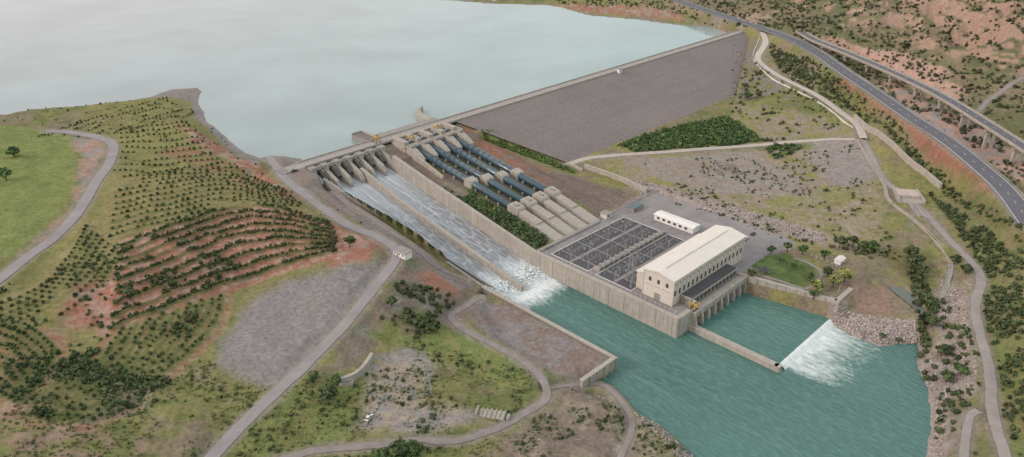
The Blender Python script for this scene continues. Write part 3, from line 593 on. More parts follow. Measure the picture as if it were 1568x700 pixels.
# ------------------------------------------------------------------ deck & walls
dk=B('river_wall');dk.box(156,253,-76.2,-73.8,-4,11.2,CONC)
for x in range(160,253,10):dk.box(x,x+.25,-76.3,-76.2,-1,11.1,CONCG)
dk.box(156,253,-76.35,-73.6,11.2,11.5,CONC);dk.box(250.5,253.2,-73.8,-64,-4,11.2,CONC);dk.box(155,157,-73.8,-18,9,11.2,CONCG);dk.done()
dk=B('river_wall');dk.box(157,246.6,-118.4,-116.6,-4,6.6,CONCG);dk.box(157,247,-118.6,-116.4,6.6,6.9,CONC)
dk.box(245.5,247.2,-141,-118.4,-4,6.6,CONC);dk.box(245.3,247.5,-141.2,-116.4,6.61,6.92,CONC)
for y in (-136,-131,-126,-121):dk.box(247.2,247.9,y-.3,y+.3,-3,6.6,CONC)
dk.done()
dk=B('tailrace_wall')
slopewall(dk,[(250,-14,10.9,-4),(300,-3,10.9,-4)],2.0,CONC);dk.box(299,301.5,-3.9,14,-4,10.9,CONC)
for k in range(10):
    t=k/10;x=251+49*t;y=-14+11*t;dk.box(x,x+.3,y-1.15,y-.9,-2,10.9,CONCG)
dk.done()
dk=B('divider_pier');dk.box(253.2,301,-65.6,-62.5,-4,2.6,CONC);dk.box(253.2,301,-65.75,-62.35,2.6,2.9,CONC);dk.cyl((301,-64.05,-4),(301,-64.05,2.9),1.68,CONC,16);dk.done()
dk=B('weir_sill');dk.box(298.5,300,-62.4,-3.5,-4,1.35,CONC);dk.done()
dk=B('deck_slab');dk.box(155,250.4,-73.6,44,9.0,10.0,SLAB)
JT=surf('slab_joint',(.19,.18,.175))
for x in range(157,250,8):
    if 162<x<222:dk.box(x,x+.12,-1,44,10.0,10.006,JT)
    else:dk.box(x,x+.12,-73.6,44,10.0,10.006,JT)
dk.done()
dt=B('draft_tube_outlets');dt.box(250.45,250.6,-64,-14,-4,9.9,DSTEEL);dt.box(250.6,255.5,-64,-14,8.6,10.02,CONC);dt.box(255.2,255.6,-64,-14,10.02,11,CONC)  # thin dark back sheet paints the shade inside the outlet recesses
for k in range(9):
    s=-63.5+k*6.1;dt.prof([(250.6,-4),(250.6,8.6),(255.4,8.6),(256.4,4),(256.4,-4)],s-.8,s+.8,CONC)
for k in range(8):
    s=-63.5+k*6.1;dt.box(250.6,254.8,s+.8,s+5.3,6.6,8.6,CONC)
    dt.box(251.4,252,s+.8,s+5.3,-1,4.4,DSTEEL)
dt.done(.05)
# ------------------------------------------------------------------ powerhouse
ph_=B('powerhouse_building');d0,d1,s0,s1=225,243,-67,1
ph_.box(d0,d1,s0,s1,9.5,24.6,PLAS)
ov=.8;rd=(d0+d1)/2
ph_.prof([(d0-ov,24.6),(d0-ov,25.4),(rd,27.3),(d1+ov,25.4),(d1+ov,24.6),(rd,26.5)],s0-ov,s1+ov,ROOF)
for y in (s0,s1-.3):ph_.prof([(d0,24.6),(rd,26.5),(d1,24.6)],y,y+.3,PLAS)
for y in np.arange(s0,s1,1.7):
    ph_.prof([(d0-ov,25.40),(d0-ov,25.44),(rd,27.34),(d1+ov,25.44),(d1+ov,25.40),(rd,27.3)],y,y+.12,ROOF)
ph_.box(rd-.7,rd+.7,s0+4,s1-4,27.2,27.7,ROOF)
nb=17;bw=(s1-s0)/nb
for k in range(nb+1):
    y=s0+k*bw;ph_.box(d1,d1+.4,y-.3,y+.3,9.9,24.5,PLAS);ph_.box(d0-.4,d0,y-.3,y+.3,9.9,24.5,PLAS)
for k in range(nb):
    y=s0+k*bw
    for side in (0,1):
        x=(d1+.02,d1+.12) if side==0 else (d0-.12,d0-.02);xx=(x[0]+.1,x[1]+.06) if side==0 else (x[0]-.06,x[1]-.1);m=y+bw/2
        ph_.box(x[0],x[1],m-.7,m+.7,15.4,18.6,BROWN);ph_.box(xx[0],xx[1],m-.55,m-.05,15.6,18.4,GLASS);ph_.box(xx[0],xx[1],m+.05,m+.55,15.6,18.4,GLASS)
        ph_.box(x[0],x[1],m-.4,m+.4,21.6,22.5,BROWN)
for (a_,b_) in ((228,229.6),(233.2,234.8),(238.4,240)):
    ph_.box(a_,b_,s0-.1,s0-.02,19.5,21.9,BROWN);ph_.box(a_+.15,b_-.15,s0-.16,s0-.1,19.7,21.7,GLASS)
ph_.box(232.2,235.8,s0-.12,s0-.02,10,14,CONCG);ph_.box(d0+1,d1-1,s0-.14,s0-.01,17.2,17.5,CONC)
ph_.box(d0-6.5,d0-.5,s0+3,s1-6,9.6,19.5,PLAS);ph_.prof([(d0-7,19.5),(d0-7,19.9),(d0-.5,21.2),(d0-.5,20.6)],s0+2.5,s1-5.5,ROOF)
for y in np.arange(s0+5,s1-8,4.5):ph_.box(d0-6.6,d0-6.51,y,y+1.6,12,13.6,GLASS);ph_.box(d0-6.6,d0-6.51,y,y+1.6,15.7,17.3,GLASS)
ph_.done(.04)
an=B('transformer_gallery_building');an.box(243.6,249.5,-60,-16,9.8,14,CONCG);an.box(243.5,250.2,-60.5,-15.5,14,14.5,YARD);an.box(243.5,250.4,-60.7,-60.5,14,15.1,CONC);an.box(250.2,250.4,-60.5,-15.5,14,15.0,CONC)
for y in np.arange(-58.5,-18,3.6):an.box(249.5,249.58,y,y+2.4,10.4,13.4,DSTEEL);an.box(249.58,249.9,y-.9,y-.4,9.9,14,CONC)
an.done(.04)
wh=B('white_warehouse');wh.box(178,206,9,16,9.8,13.6,WHITE);wh.prof([(8.4,13.6),(8.4,13.85),(12.5,14.4),(16.6,13.85),(16.6,13.6),(12.5,14.1)],177.5,206.5,WHITE,True)
for x in np.arange(180,204,4):wh.box(x,x+2,8.93,8.99,11.3,12.8,GLASS)
wh.done(.04)
sb=B('equipment_shed');sb.box(158,163,8,18,9.8,12.4,CONCG);sb.box(157.7,163.3,7.7,18.3,12.4,12.7,TEAL);sb.box(163,163.06,9,11,10,12,BROWN);sb.done(.04)
sb=B('gate_house');sb.box(152,157,-12,-7,9.8,13,PLAS);sb.box(151.6,157.4,-12.4,-6.6,13,13.3,CONCG);sb.box(157.01,157.06,-11,-9,11,12.3,GLASS);sb.done(.04)
# substation
sy=B('substation_yard')
for (a_,b_) in ((163,190),(196,219)):
    sy.box(a_,b_,-69,-2,10.004,10.08,YARD);sy.box(a_-.4,b_+.4,-69.4,-69,10.004,10.25,WHITE);sy.box(a_-.4,b_+.4,-2,-1.6,10.004,10.25,WHITE);sy.box(a_-.4,a_,-69,-2,10.004,10.25,WHITE);sy.box(b_,b_+.4,-69,-2,10.004,10.25,WHITE)
    for y in np.arange(-62,-4,14.5):sy.box(a_+1,b_-1,y,y+.6,10.08,10.2,CONCG)
    m_=(a_+b_)/2;sy.box(m_-1.0,m_+1.0,-68.5,-2.5,10.085,10.15,SLAB)
sy.done()
se=B('substation_equipment')
for x in (166,171.5,181,187,199,204,211,216.5):
    for y in np.arange(-66,-4,3.6):
        if random.random()<.15:continue
        h=random.choice([1.2,1.6,2.0]);se.box(x-.11,x+.11,y-.11,y+.11,10.05,10+h,STEEL);se.cyl((x,y,10+h),(x,y,10+h+1.3),.17,random.choice([BROWN,CONCG,STEEL]),6,.1);se.box(x-.35,x+.35,y-.3,y+.3,10.08,10.3,CONCG)
        if random.random()<.25:se.box(x+1,x+1.7,y-.4,y+.3,10.05,11.2,STEEL)
    se.cyl((x,-66,13.2),(x,-4,13.2),.05,STEEL,5)
for x in (164,176.5,189,197,207.5,218):
    for y in np.arange(-68,0,16.5):
        for q in (-.35,.35):
            for r in (-.35,.35):se.beam((x+q,y+r,10),(x+q*.4,y+r*.4,16.8),.07,STEEL)
        for h in np.arange(11,15.5,1.6):se.beam((x-.3,y-.3,h),(x+.25,y-.25,h+1.4),.045,STEEL);se.beam((x+.25,y+.25,h),(x-.3,y+.3,h+1.4),.045,STEEL)
    for r in (-.25,.25):se.beam((x+r,-68,16.2),(x+r,-2,16.2),.06,STEEL)
    for y in np.arange(-68,-2,2.6):se.beam((x-.25,y,16.2),(x+.25,y+2.4,16.2),.035,STEEL)
for y in np.arange(-66,-4,6):
    for (xa,xb) in ((164,176.5),(176.5,189),(197,207.5),(207.5,218)):se.cyl((xa,y,16.0),(xb,y,15.6),.035,DSTEEL,4)
se.done()
fw=B('transformer_bank')
for y in np.arange(-66,-4,4.6):
    fw.box(191.2,195,y,y+.35,10.02,12.6,CONC);fw.box(191.8,194.3,y+1.1,y+3.6,10.3,11.9,STEEL)
    for q in range(5):fw.box(194.3,194.9,y+1.2+q*.48,y+1.35+q*.48,10.5,11.7,CONCG)
    for q in range(3):fw.cyl((192.5+q*.6,y+2.3,11.9),(192.5+q*.6,y+2.3,12.9),.15,BROWN,6,.08)
fw.done()
y0=-71.5;fe=B('perimeter_fence')
for x in np.arange(158,250,3):fe.box(x-.06,x+.06,y0-.06,y0+.06,10,12.2,WHITE)
for h in (10.6,11.3,12.0):fe.box(158,250,y0-.03,y0+.03,h,h+.08,STEEL)
fe.done()
def pylon(x,y,z,h,name='lattice_pylon'):
    b=B(name,False);w=h*.1
    def lv(t):return w*(1-t)*.9+w*.12
    for a_,c_ in ((1,1),(1,-1),(-1,1),(-1,-1)):b.beam((x+a_*lv(0),y+c_*lv(0),z-.5),(x+a_*lv(1),y+c_*lv(1),z+h),.16,STEEL)
    n=8
    for k in range(n):
        t0,t1=k/n,(k+1)/n
        for (a_,c_,e_,f_) in ((1,1,-1,1),(-1,1,-1,-1),(-1,-1,1,-1),(1,-1,1,1)):
            b.beam((x+a_*lv(t0),y+c_*lv(t0),z+h*t0),(x+e_*lv(t1),y+f_*lv(t1),z+h*t1),.08,STEEL)
    for t in (.72,.85,.97):
        for q in (-1,1):b.beam((x+q*.2,y,z+h*t+.3),(x+q*h*.17,y,z+h*t),.12,STEEL);b.cyl((x+q*h*.17,y,z+h*t),(x+q*h*.17,y,z+h*t-1.2),.1,CONCG,5)
    return b.done()
for (u,v,h) in ((655,603,17),(964,432,18),(1150,107,14),(1440,462,22),(1392,350,16)):
    q=WT([(u,v)])[0];pylon(q[0],q[1],float(samp(*q)),h)
# ------------------------------------------------------------------ viaduct
def thickribbon(name,P3,w,prof,mat):
    b=B(name,False);P=P3[:,:2];T=np.gradient(P,axis=0);T/=np.linalg.norm(T,axis=1)[:,None]+1e-9;N=np.stack([-T[:,1],T[:,0]],1);n=len(prof);V=[]
    for i in range(len(P)):
        for o,dz in prof:V.append((P[i,0]+N[i,0]*o,P[i,1]+N[i,1]*o,P3[i,2]+dz))
    Fs=[(i*n+k,i*n+(k+1)%n,(i+1)*n+(k+1)%n,(i+1)*n+k) for i in range(len(P)-1) for k in range(n)]
    Fs+=[tuple(range(n)),tuple(range((len(P)-1)*n,len(P)*n))]
    b.add(V,Fs,mat);return b
vb=thickribbon('viaduct_bridge',VP,10,[(-5,0),(-5,-.8),(-3,-1.4),(-3,-2.4),(3,-2.4),(3,-1.4),(5,-.8),(5,0)],CONC)
T=np.gradient(VP[:,:2],axis=0);T/=np.linalg.norm(T,axis=1)[:,None]
for i in range(8,len(VP)-1,11):
    x,y,z=VP[i];g=float(samp(x,y))
    if z-g<4:continue
    M=Matrix.Translation((x,y,0))@Matrix.Rotation(math.atan2(T[i,1],T[i,0]),4,'Z')
    for o in (-2.6,2.6):vb.box(-1,1,o-.9,o+.9,g-2,z-3.4,CONC,M)
    vb.box(-1.3,1.3,-4.8,4.8,z-3.4,z-2.4,CONC,M)
for off in (-5,4.7):
    for i in range(len(VP)-1):
        nn=np.array([-T[i,1],T[i,0]]);p=VP[i,:2]+nn*off;p2=VP[i+1,:2]+np.array([-T[i+1,1],T[i+1,0]])*off;q=nn*.3
        vb.add([(*p,VP[i,2]),(*(p+q),VP[i,2]),(*(p+q),VP[i,2]+1),(*p,VP[i,2]+1),(*p2,VP[i+1,2]),(*(p2+q),VP[i+1,2]),(*(p2+q),VP[i+1,2]+1),(*p2,VP[i+1,2]+1)],[(0,4,7,3),(3,7,6,2),(2,6,5,1)],CONC)
vb.done()
VR=VP.copy();VR[:,2]+=.02;road3('viaduct_road',VR,9.2,ASPH,flat=False)
def drape(name,px,w,h,mat,base=-1.5,zoff=0,closedprof=None):
    P=catmull(WT(px),3);Z=smooth1(samp(P[:,0],P[:,1]),3)+zoff
    return thickribbon(name,np.column_stack([P,Z]),w,closedprof or [(-w/2,h),(-w/2,base),(w/2,base),(w/2,h)],mat).done()
drape('retaining_wall',[(1308,182),(1340,205),(1380,240),(1420,272),(1440,290)],1.6,4.0,CONC)
drape('retaining_wall',[(895,258),(925,268),(960,282),(990,296)],1.6,3.5,CONC)
drape('retaining_wall',[(892,262),(870,252)],1.4,1.5,CONC)
drape('irrigation_channel',[(1310,214),(1330,245),(1352,280),(1362,308),(1400,338),(1430,365),(1455,402),(1450,435),(1436,468)],2.4,.9,CONC,closedprof=[(-1.1,.7),(-1.1,-1),(1.1,-1),(1.1,.7),(.8,.7),(.8,.2),(-.8,.2),(-.8,.7)])
drape('low_concrete_wall',[(522,588),(545,580),(560,565),(570,548)],1.6,3.0,CONC)
drape('access_road_barrier',[(1163,58),(1153,88),(1172,112),(1210,135),(1248,154),(1280,176),(1306,196)],.4,.7,WHITE)
def at(u,v):
    q=WT([(u,v)])[0];return float(q[0]),float(q[1]),float(samp(*q))
def MM(x,y,z,deg):return Matrix.Translation((x,y,z))@Matrix.Rotation(math.radians(deg),4,'Z')
x,y,z=at(1388,300);M=MM(x,y,z,-10);b_=B('valve_house',False);b_.box(-8,8,-5,7,-3,2,CONC,M);b_.box(-6.5,6.5,-4,5.8,2,2.2,surf('pink_concrete',(.5,.42,.37)),M)
for k in (-1,1):b_.box(k*7.6-.4,k*7.6+.4,-12,7,-2,2.8,CONC,M);b_.box(k*1.8-.3,k*1.8+.3,-34,-5,-4,1.0,CONC,M)
b_.box(-7.2,7.2,-12,-5,-3,.6,CONC,M);b_.box(-1.5,1.5,-34,-5,-4,.4,CONCG,M);b_.done(.05)
x,y,z=at(617,391);M=MM(x,y,z,-38);b_=B('white_guard_house',False);b_.box(-4.2,4.2,-2.6,2.6,-1,3.0,WHITE,M);b_.box(-4.7,4.7,-3.1,3.1,3.0,3.3,CONCG,M)
for k in (-3,0,2.6):b_.box(k-.5,k+.5,-2.66,-2.61,1.2,2.2,GLASS,M)
b_.box(-5.2,-4.2,-1.4,1.4,-1,2.5,WHITE,M);b_.box(-1.8,-1,-2.67,-2.61,0,2.1,BROWN,M);b_.done(.04)
x,y,z=at(752,636);M=MM(x,y,z,-12);b_=B('ruined_foundation',False)
b_.box(-6,6,-2.5,2.5,-1,.9,CONC,M)
for k in range(7):b_.box(-6+k*1.9,-5.6+k*1.9,-2.9,3,.9,1.5-.1*(k%3),CONC,M)
b_.box(-6.3,-5.7,-3,3,-1,2.0,CONC,M);b_.box(6.6,8,-2,1.3,-1,1.2,CONCG,M);b_.done(.06)
x,y,z=at(530,588);M=MM(x,y,z,15);b_=B('concrete_block',False);b_.box(-3,3,-1.5,1.5,-1,1.4,CONC,M);b_.box(-2,2.2,-1,1,1.4,2.4,CONCG,M);b_.done(.1)
def car(u,v,deg,paint,P=None):
    x,y,z=at(u,v) if P is None else P;M=MM(x,y,z+.1,deg);b=B('parked_car',False)
    def pr(P,w0,w1,m):
        n=len(P);V=[M@Vector((px,-w0 if pz<.95 else -w1,pz)) for px,pz in P]+[M@Vector((px,w0 if pz<.95 else w1,pz)) for px,pz in P];b.add(V,[tuple(range(n)),tuple(range(2*n-1,n-1,-1))]+[(i,i+n,(i+1)%n+n,(i+1)%n) for i in range(n)],m)
    pr([(-2.2,.35),(-2.25,.8),(-2.1,.93),(-1.2,.94),(.9,.94),(1.9,.85),(2.2,.65),(2.2,.35)],.88,.85,paint)
    pr([(-1.9,.94),(-1.45,1.42),(.2,1.45),(.95,.94)],.85,.66,GLASS);pr([(-1.4,1.42),(-1.35,1.5),(.15,1.52),(.2,1.43)],.62,.62,paint)
    for px in (-1.4,1.4):
        for py in (-.8,.8):b.cyl(M@Vector((px,py-.12,.33)),M@Vector((px,py+.12,.33)),.34,RUB,14);b.cyl(M@Vector((px,py-.14,.33)),M@Vector((px,py+.14,.33)),.18,STEEL,10)
    b.done(.04)
SIL=surf('silver_paint',(.45,.46,.48),rough=.3)
car(565,641,70,WHITE);car(0,0,35,DSTEEL,(*L(-138,6),35));car(0,0,45,SIL,(*L(22,232),10));car(0,0,45,WHITE,(*L(26,232),10));car(0,0,45,DSTEEL,(*L(34,232),10))
road_=catmull(WT([(1160,420),(1200,432),(1235,442),(1258,420),(1240,404),(1215,395)]),2);ribbon('garden_path',road_,samp(road_[:,0],road_[:,1])+.12,1.8,SLAB)
x,y,z=at(1168,418);M=MM(x,y,z,20);b_=B('garden_pavilion',False)
for k in (-2,2):
    for q in (-2,2):b_.box(k-.12,k+.12,q-.12,q+.12,-.2,2.6,CONC,M)
b_.add([M@Vector(p) for p in ((-2.8,-2.8,2.6),(2.8,-2.8,2.6),(2.8,2.8,2.6),(-2.8,2.8,2.6),(0,0,4.1))],[(0,1,4),(1,2,4),(2,3,4),(3,0,4),(0,3,2,1)],DSTEEL);b_.done()
x,y,z=at(1285,402);M=MM(x,y,z,45);b_=B('garden_shed',False);b_.box(-3,3,-1.8,1.8,-.3,2.4,WHITE,M);b_.add([M@Vector(p) for p in ((-3.4,-2.2,2.4),(3.4,-2.2,2.4),(3.4,2.2,2.4),(-3.4,2.2,2.4),(-3.4,0,3.3),(3.4,0,3.3))],[(0,1,5,4),(2,3,4,5),(0,4,3),(1,2,5)],ROOF);b_.box(-1,0,-1.86,-1.81,0,2,BROWN,M);b_.done()
gw=B('garden_fence',False);gp=catmull(WT([(1128,412),(1160,395),(1200,383),(1250,395),(1290,418),(1282,452)]),3)
for i in range(len(gp)-1):
    z0=float(samp(*gp[i]));gw.box(gp[i,0]-.08,gp[i,0]+.08,gp[i,1]-.08,gp[i,1]+.08,z0-.3,z0+1.6,WHITE);gw.beam((*gp[i],z0+1.4),(*gp[i+1],float(samp(*gp[i+1]))+1.4),.06,STEEL);gw.beam((*gp[i],z0+.5),(*gp[i+1],float(samp(*gp[i+1]))+.5),.06,STEEL)
gw.done()
# ------------------------------------------------------------------ vegetation
FO,nt,b=new_mat('foliage');at_=nt.nodes.new('ShaderNodeAttribute');at_.attribute_name='Col';nt.links.new(at_.outputs['Color'],b.inputs['Base Color']);b.inputs['Roughness'].default_value=.7;b.inputs['Specular IOR Level'].default_value=.15
BARK=surf('bark',(.12,.09,.07))
def leafproto(n,seed,flat=.8,ls=.3):
    r=np.random.default_rng(seed);dirs=r.normal(size=(n,3));dirs/=np.linalg.norm(dirs,axis=1)[:,None]
    lobes=r.normal(size=(6,3));lobes/=np.linalg.norm(lobes,axis=1)[:,None];lobes[:,2]=np.abs(lobes[:,2])
    rad=.62+.35*np.max(np.clip(dirs@lobes.T,0,1)**4,axis=1);rad*=r.uniform(.55,1.05,n)**.6
    c=dirs*rad[:,None];c[:,2]=c[:,2]*flat+flat*.75
    t1=r.normal(size=(n,3));nrm=dirs*.8+np.array([0,0,.5])+r.normal(size=(n,3))*.4;t1=np.cross(nrm,t1);t1/=np.linalg.norm(t1,axis=1)[:,None];t2=np.cross(nrm,t1);t2/=np.linalg.norm(t2,axis=1)[:,None]
    s=ls*r.uniform(.6,1.25,n)[:,None];V=np.stack([c-t1*s-t2*s*.7,c+t1*s*.8-t2*s,c+t1*s+t2*s*.8,c-t1*s*.7+t2*s],1)
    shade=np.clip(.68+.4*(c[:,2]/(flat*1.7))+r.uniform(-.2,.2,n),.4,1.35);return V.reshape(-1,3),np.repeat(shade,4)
def mass(name,P,R,nl,cols,ls=.3,flat=.85,seed=1):
    P=np.asarray(P);P=P[:,:2];m=len(P)
    if m==0:return
    protos=[leafproto(nl,seed*10+k,flat,ls) for k in range(6)];Z=samp(P[:,0],P[:,1]);vs=[];cs=[];cols=np.asarray(cols)
    pid=rng.integers(0,6,m);an=rng.uniform(0,6.28,m);rad=rng.uniform(R[0],R[1],m)*rng.uniform(.8,1.2,m);asp=rng.uniform(.8,1.3,m);ci=cols[rng.integers(0,len(cols),m)]*rng.uniform(.7,1.35,(m,1))
    for k in range(6):
        I=np.where(pid==k)[0]
        if len(I)==0:continue
        V,sh=protos[k];c,s=np.cos(an[I])[:,None],np.sin(an[I])[:,None];x=V[None,:,0];y=V[None,:,1];zz=V[None,:,2]
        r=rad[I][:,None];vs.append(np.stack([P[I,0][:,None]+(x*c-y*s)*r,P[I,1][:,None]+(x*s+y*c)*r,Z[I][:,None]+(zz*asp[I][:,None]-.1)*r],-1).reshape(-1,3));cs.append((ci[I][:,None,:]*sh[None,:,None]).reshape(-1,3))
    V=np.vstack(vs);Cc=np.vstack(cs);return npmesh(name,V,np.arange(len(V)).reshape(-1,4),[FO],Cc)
G0=[(.055,.08,.034),(.065,.092,.036),(.07,.10,.042)]
G1=[(.07,.095,.042),(.085,.11,.047),(.06,.082,.038),(.10,.125,.055)];G2=[(.08,.13,.045),(.10,.15,.053),(.065,.108,.04)]
for i,(P,R) in enumerate(fams):
    P=P[(samp(P[:,0],P[:,1],roadmask)>1.5)];mass('plantation_shrubs',P,R,20,G0,ls=.4,seed=i+1)
def scat(px,n,world=None,clump=0,minroad=1.5):
    P=np.asarray(world if world is not None else WT(px));lo=P.min(0);hi=P.max(0);Q=rng.uniform(lo,hi,(n*4,2))
    ins=np.zeros(len(Q),bool)
    for k in range(len(P)):
        a,b=P[k],P[(k+1)%len(P)]
        if abs(b[1]-a[1])<1e-9:continue
        ins^=((a[1]>Q[:,1])!=(b[1]>Q[:,1]))&(Q[:,0]<(b[0]-a[0])*(Q[:,1]-a[1])/(b[1]-a[1])+a[0])
    Q=Q[ins]
    if clump:Q=Q[fbm(Q[:,0],Q[:,1],16,3,77)>clump]
    Q=Q[(samp(Q[:,0],Q[:,1],roadmask)>minroad)&(samp(Q[:,0],Q[:,1],sdr)>1)&((samp(Q[:,0],Q[:,1],sdl)>2)|(samp(Q[:,0],Q[:,1])>29.3))]
    return Q[:n]
mass('dense_shrubs',scat([(945,224),(1000,203),(1070,188),(1112,178),(1140,195),(1165,214),(1120,224),(1040,230),(970,233)],1400),(1.1,2.2),30,G2,seed=21)
mass('dense_shrubs',scat(None,380,world=[L(-72,70),L(-58,70),L(-58,150),L(-72,152)],clump=.38),(.8,1.7),34,G2,seed=22)
mass('dense_shrubs',scat(None,220,world=[L(-72,100),L(-60,110),L(-60,152),L(-72,153)]),(1.1,1.9),34,G1,seed=23)
for sgap in (-47.5,-36.5,-25.5):mass('grass_tufts',scat(None,80,world=[L(sgap-1.8,40),L(sgap+1.8,40),L(sgap+1.8,120),L(sgap-1.8,120)]),(.5,1.1),20,G2,seed=24)
mass('bush_strip',scat(None,520,world=[L(6,24),L(14,22),L(34,84),L(29,96),L(16,62)]),(.7,1.4),26,[(.13,.18,.06),(.11,.16,.05)],seed=25)
mass('scrub_bushes',scat([(0,440),(180,370),(200,420),(300,440),(330,520),(400,590),(250,640),(60,650),(0,600)],220,clump=.54),(.6,1.4),26,G1,seed=26)
mass('scrub_bushes',scat([(180,440),(300,390),(450,350),(500,355),(380,410),(300,450),(200,500)],130,clump=.5),(.9,1.7),34,G0,seed=44)
mass('scrub_bushes',scat([(60,560),(300,470),(330,500),(310,560),(170,640),(60,640)],200,clump=.52),(.7,1.7),36,G1,seed=27)
mass('scrub_bushes',scat([(0,188),(120,160),(250,150),(300,170),(420,280),(560,345),(500,350),(300,250),(180,210)],180),(.5,1.1),22,G1,seed=28)
mass('scrub_bushes',scat([(570,460),(620,430),(700,460),(700,500),(640,520),(580,490)],90,clump=.46),(.9,2.0),50,G1,ls=.27,seed=29)
mass('scrub_bushes',scat([(590,690),(640,680),(650,710),(560,715)],50),(1.2,2.2),60,G2,ls=.25,seed=30)
mass('scrub_bushes',scat([(380,620),(470,600),(560,570),(640,520),(800,570),(700,700),(360,715)],200,clump=.5),(.5,1.2),36,G1,ls=.27,seed=31)
mass('scrub_bushes',scat([(760,600),(900,600),(1060,700),(800,720)],150,clump=.45),(.4,1.1),36,G1,ls=.27,seed=32)
mass('grass_tufts',scat([(340,720),(380,600),(560,560),(640,510),(820,570),(1040,690),(1040,720)],1900,clump=.44),(.25,.55),10,[(.16,.19,.07),(.20,.20,.09),(.11,.15,.055)],ls=.45,seed=45)
mass('grass_tufts',scat([(0,640),(60,560),(300,540),(400,600),(300,720),(0,720)],1200,clump=.44),(.3,.6),10,[(.16,.19,.07),(.20,.20,.09),(.11,.15,.055)],ls=.45,seed=46)
mass('scrub_bushes',scat([(940,245),(1320,220),(1360,340),(1380,400),(1200,370),(1000,290)],420,clump=.47),(.5,1.2),24,G1,seed=33)
mass('scrub_bushes',scat([(985,298),(1100,332),(1200,362),(1330,400),(1380,385),(1260,378),(1100,326)],260),(.7,1.5),28,G1,seed=34)
mass('scrub_bushes',scat([(1150,215),(1200,212),(1230,228),(1190,245)],70),(1.1,2.1),34,G2,seed=35)
mass('scrub_bushes',scat([(1170,60),(1240,90),(1320,150),(1440,260),(1568,370),(1568,390),(1440,290),(1310,175),(1200,120)],850),(.8,1.7),28,G1,seed=36)
mass('scrub_bushes',scat([(1120,60),(1300,190),(1240,215),(1120,180)],220,clump=.45),(.7,1.7),28,G1,seed=37)
mass('riverside_bushes',scat([(1400,400),(1440,460),(1420,540),(1440,590),(1400,600),(1410,520),(1390,420)],120),(1.1,2.4),70,G1,ls=.24,seed=38)
mass('scrub_bushes',scat([(1420,290),(1568,400),(1568,700),(1535,700),(1500,420)],1200,clump=.38),(.7,1.8),32,G1,seed=39)
mass('scrub_bushes',scat([(1440,460),(1500,440),(1500,700),(1420,700),(1440,600)],300,clump=.45),(.7,1.8),40,G1,seed=40)
HB=[(.075,.085,.042),(.09,.10,.05),(.06,.073,.038)]
E=hp[::-1]
mass('hillside_bushes',scat(None,9500,world=E+[(330,1100),(800,1100),(800,500),(520,420)],clump=.42),(.8,1.9),13,HB,ls=.42,seed=41)
mass('far_shore_bushes',scat([(850,8),(1000,12),(1120,40),(1180,60),(1200,40),(1020,-5),(850,-10)],380),(.8,1.9),18,G1,ls=.4,seed=42)
def tree(u,v,h,cr,cols,name='tree',seed=0,nl=340):
    x,y,z=at(u,v);r=np.random.default_rng(seed+int(u)*7+int(v));b=B(name,False)
    b.cyl((x,y,z-.3),(x,y,z+h*.45),cr*.09+.08,BARK,7,cr*.05+.04);tips=[]
    for k in range(5):
        a=k*1.256+r.uniform(-.4,.4);e=(x+math.cos(a)*cr*.55,y+math.sin(a)*cr*.55,z+h*r.uniform(.55,.8));b.cyl((x,y,z+h*r.uniform(.25,.45)),e,cr*.045+.04,BARK,5,.03);tips.append(e)
    tips.append((x,y,z+h*.82));o=b.done()
    vs=[];cs=[]
    for k,e in enumerate(tips):
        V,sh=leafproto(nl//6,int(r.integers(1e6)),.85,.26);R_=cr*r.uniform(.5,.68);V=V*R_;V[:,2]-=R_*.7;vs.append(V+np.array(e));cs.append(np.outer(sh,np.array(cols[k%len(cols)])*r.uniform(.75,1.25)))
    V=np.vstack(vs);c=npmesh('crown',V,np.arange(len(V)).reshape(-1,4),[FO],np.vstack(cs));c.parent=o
YGR=[(.22,.25,.08),(.18,.22,.07),(.25,.27,.09)]
for u,v,h,cr,co in [(1250,447,7,3.8,YGR),(1275,440,7,3.6,YGR),(1228,390,6,3,G2),(1262,398,6,2.8,G2),(1292,432,8,4,YGR),(1150,425,5,2.4,G1),(1205,386,6,2.6,G1),(1180,390,6,2.4,G2),(1266,424,6,2.8,G1),(1240,430,5,2.2,G2),(1215,412,4,1.8,G2),(1195,404,4,1.8,G2),(1245,458,5,2.4,G2),(1285,380,8,3.6,G1),(1320,385,7,3.2,G1),(1335,388,8,3.6,G2),(1305,378,7,3,G1),(1392,398,9,4.5,G1),(1398,412,9,4.5,G1),(1408,425,8,4,G1),(1460,405,6,3,G1),(1478,420,6,3,G1),(503,612,7,4.2,G1),(480,586,5,2.8,G1),(515,590,5,2.5,G2),(22,240,6,3.8,G2),(10,276,7,4,G2),(645,500,6,3.3,G1),(665,508,5,2.8,G1),(600,470,5,3,G1),(536,378,6,3,G1),(1145,152,6,4,G1),(1160,150,5,3,G1),(1140,135,5,3,G1),(1440,545,6,3.4,G1),(1448,585,6,3.4,G1),(1425,500,6,3.4,G1),(1350,518,3,1.6,G1),(1375,525,3,1.6,G1),(610,698,6,4,G1),(1470,575,5,3,G2)]:
    tree(u,v,h,cr,co)
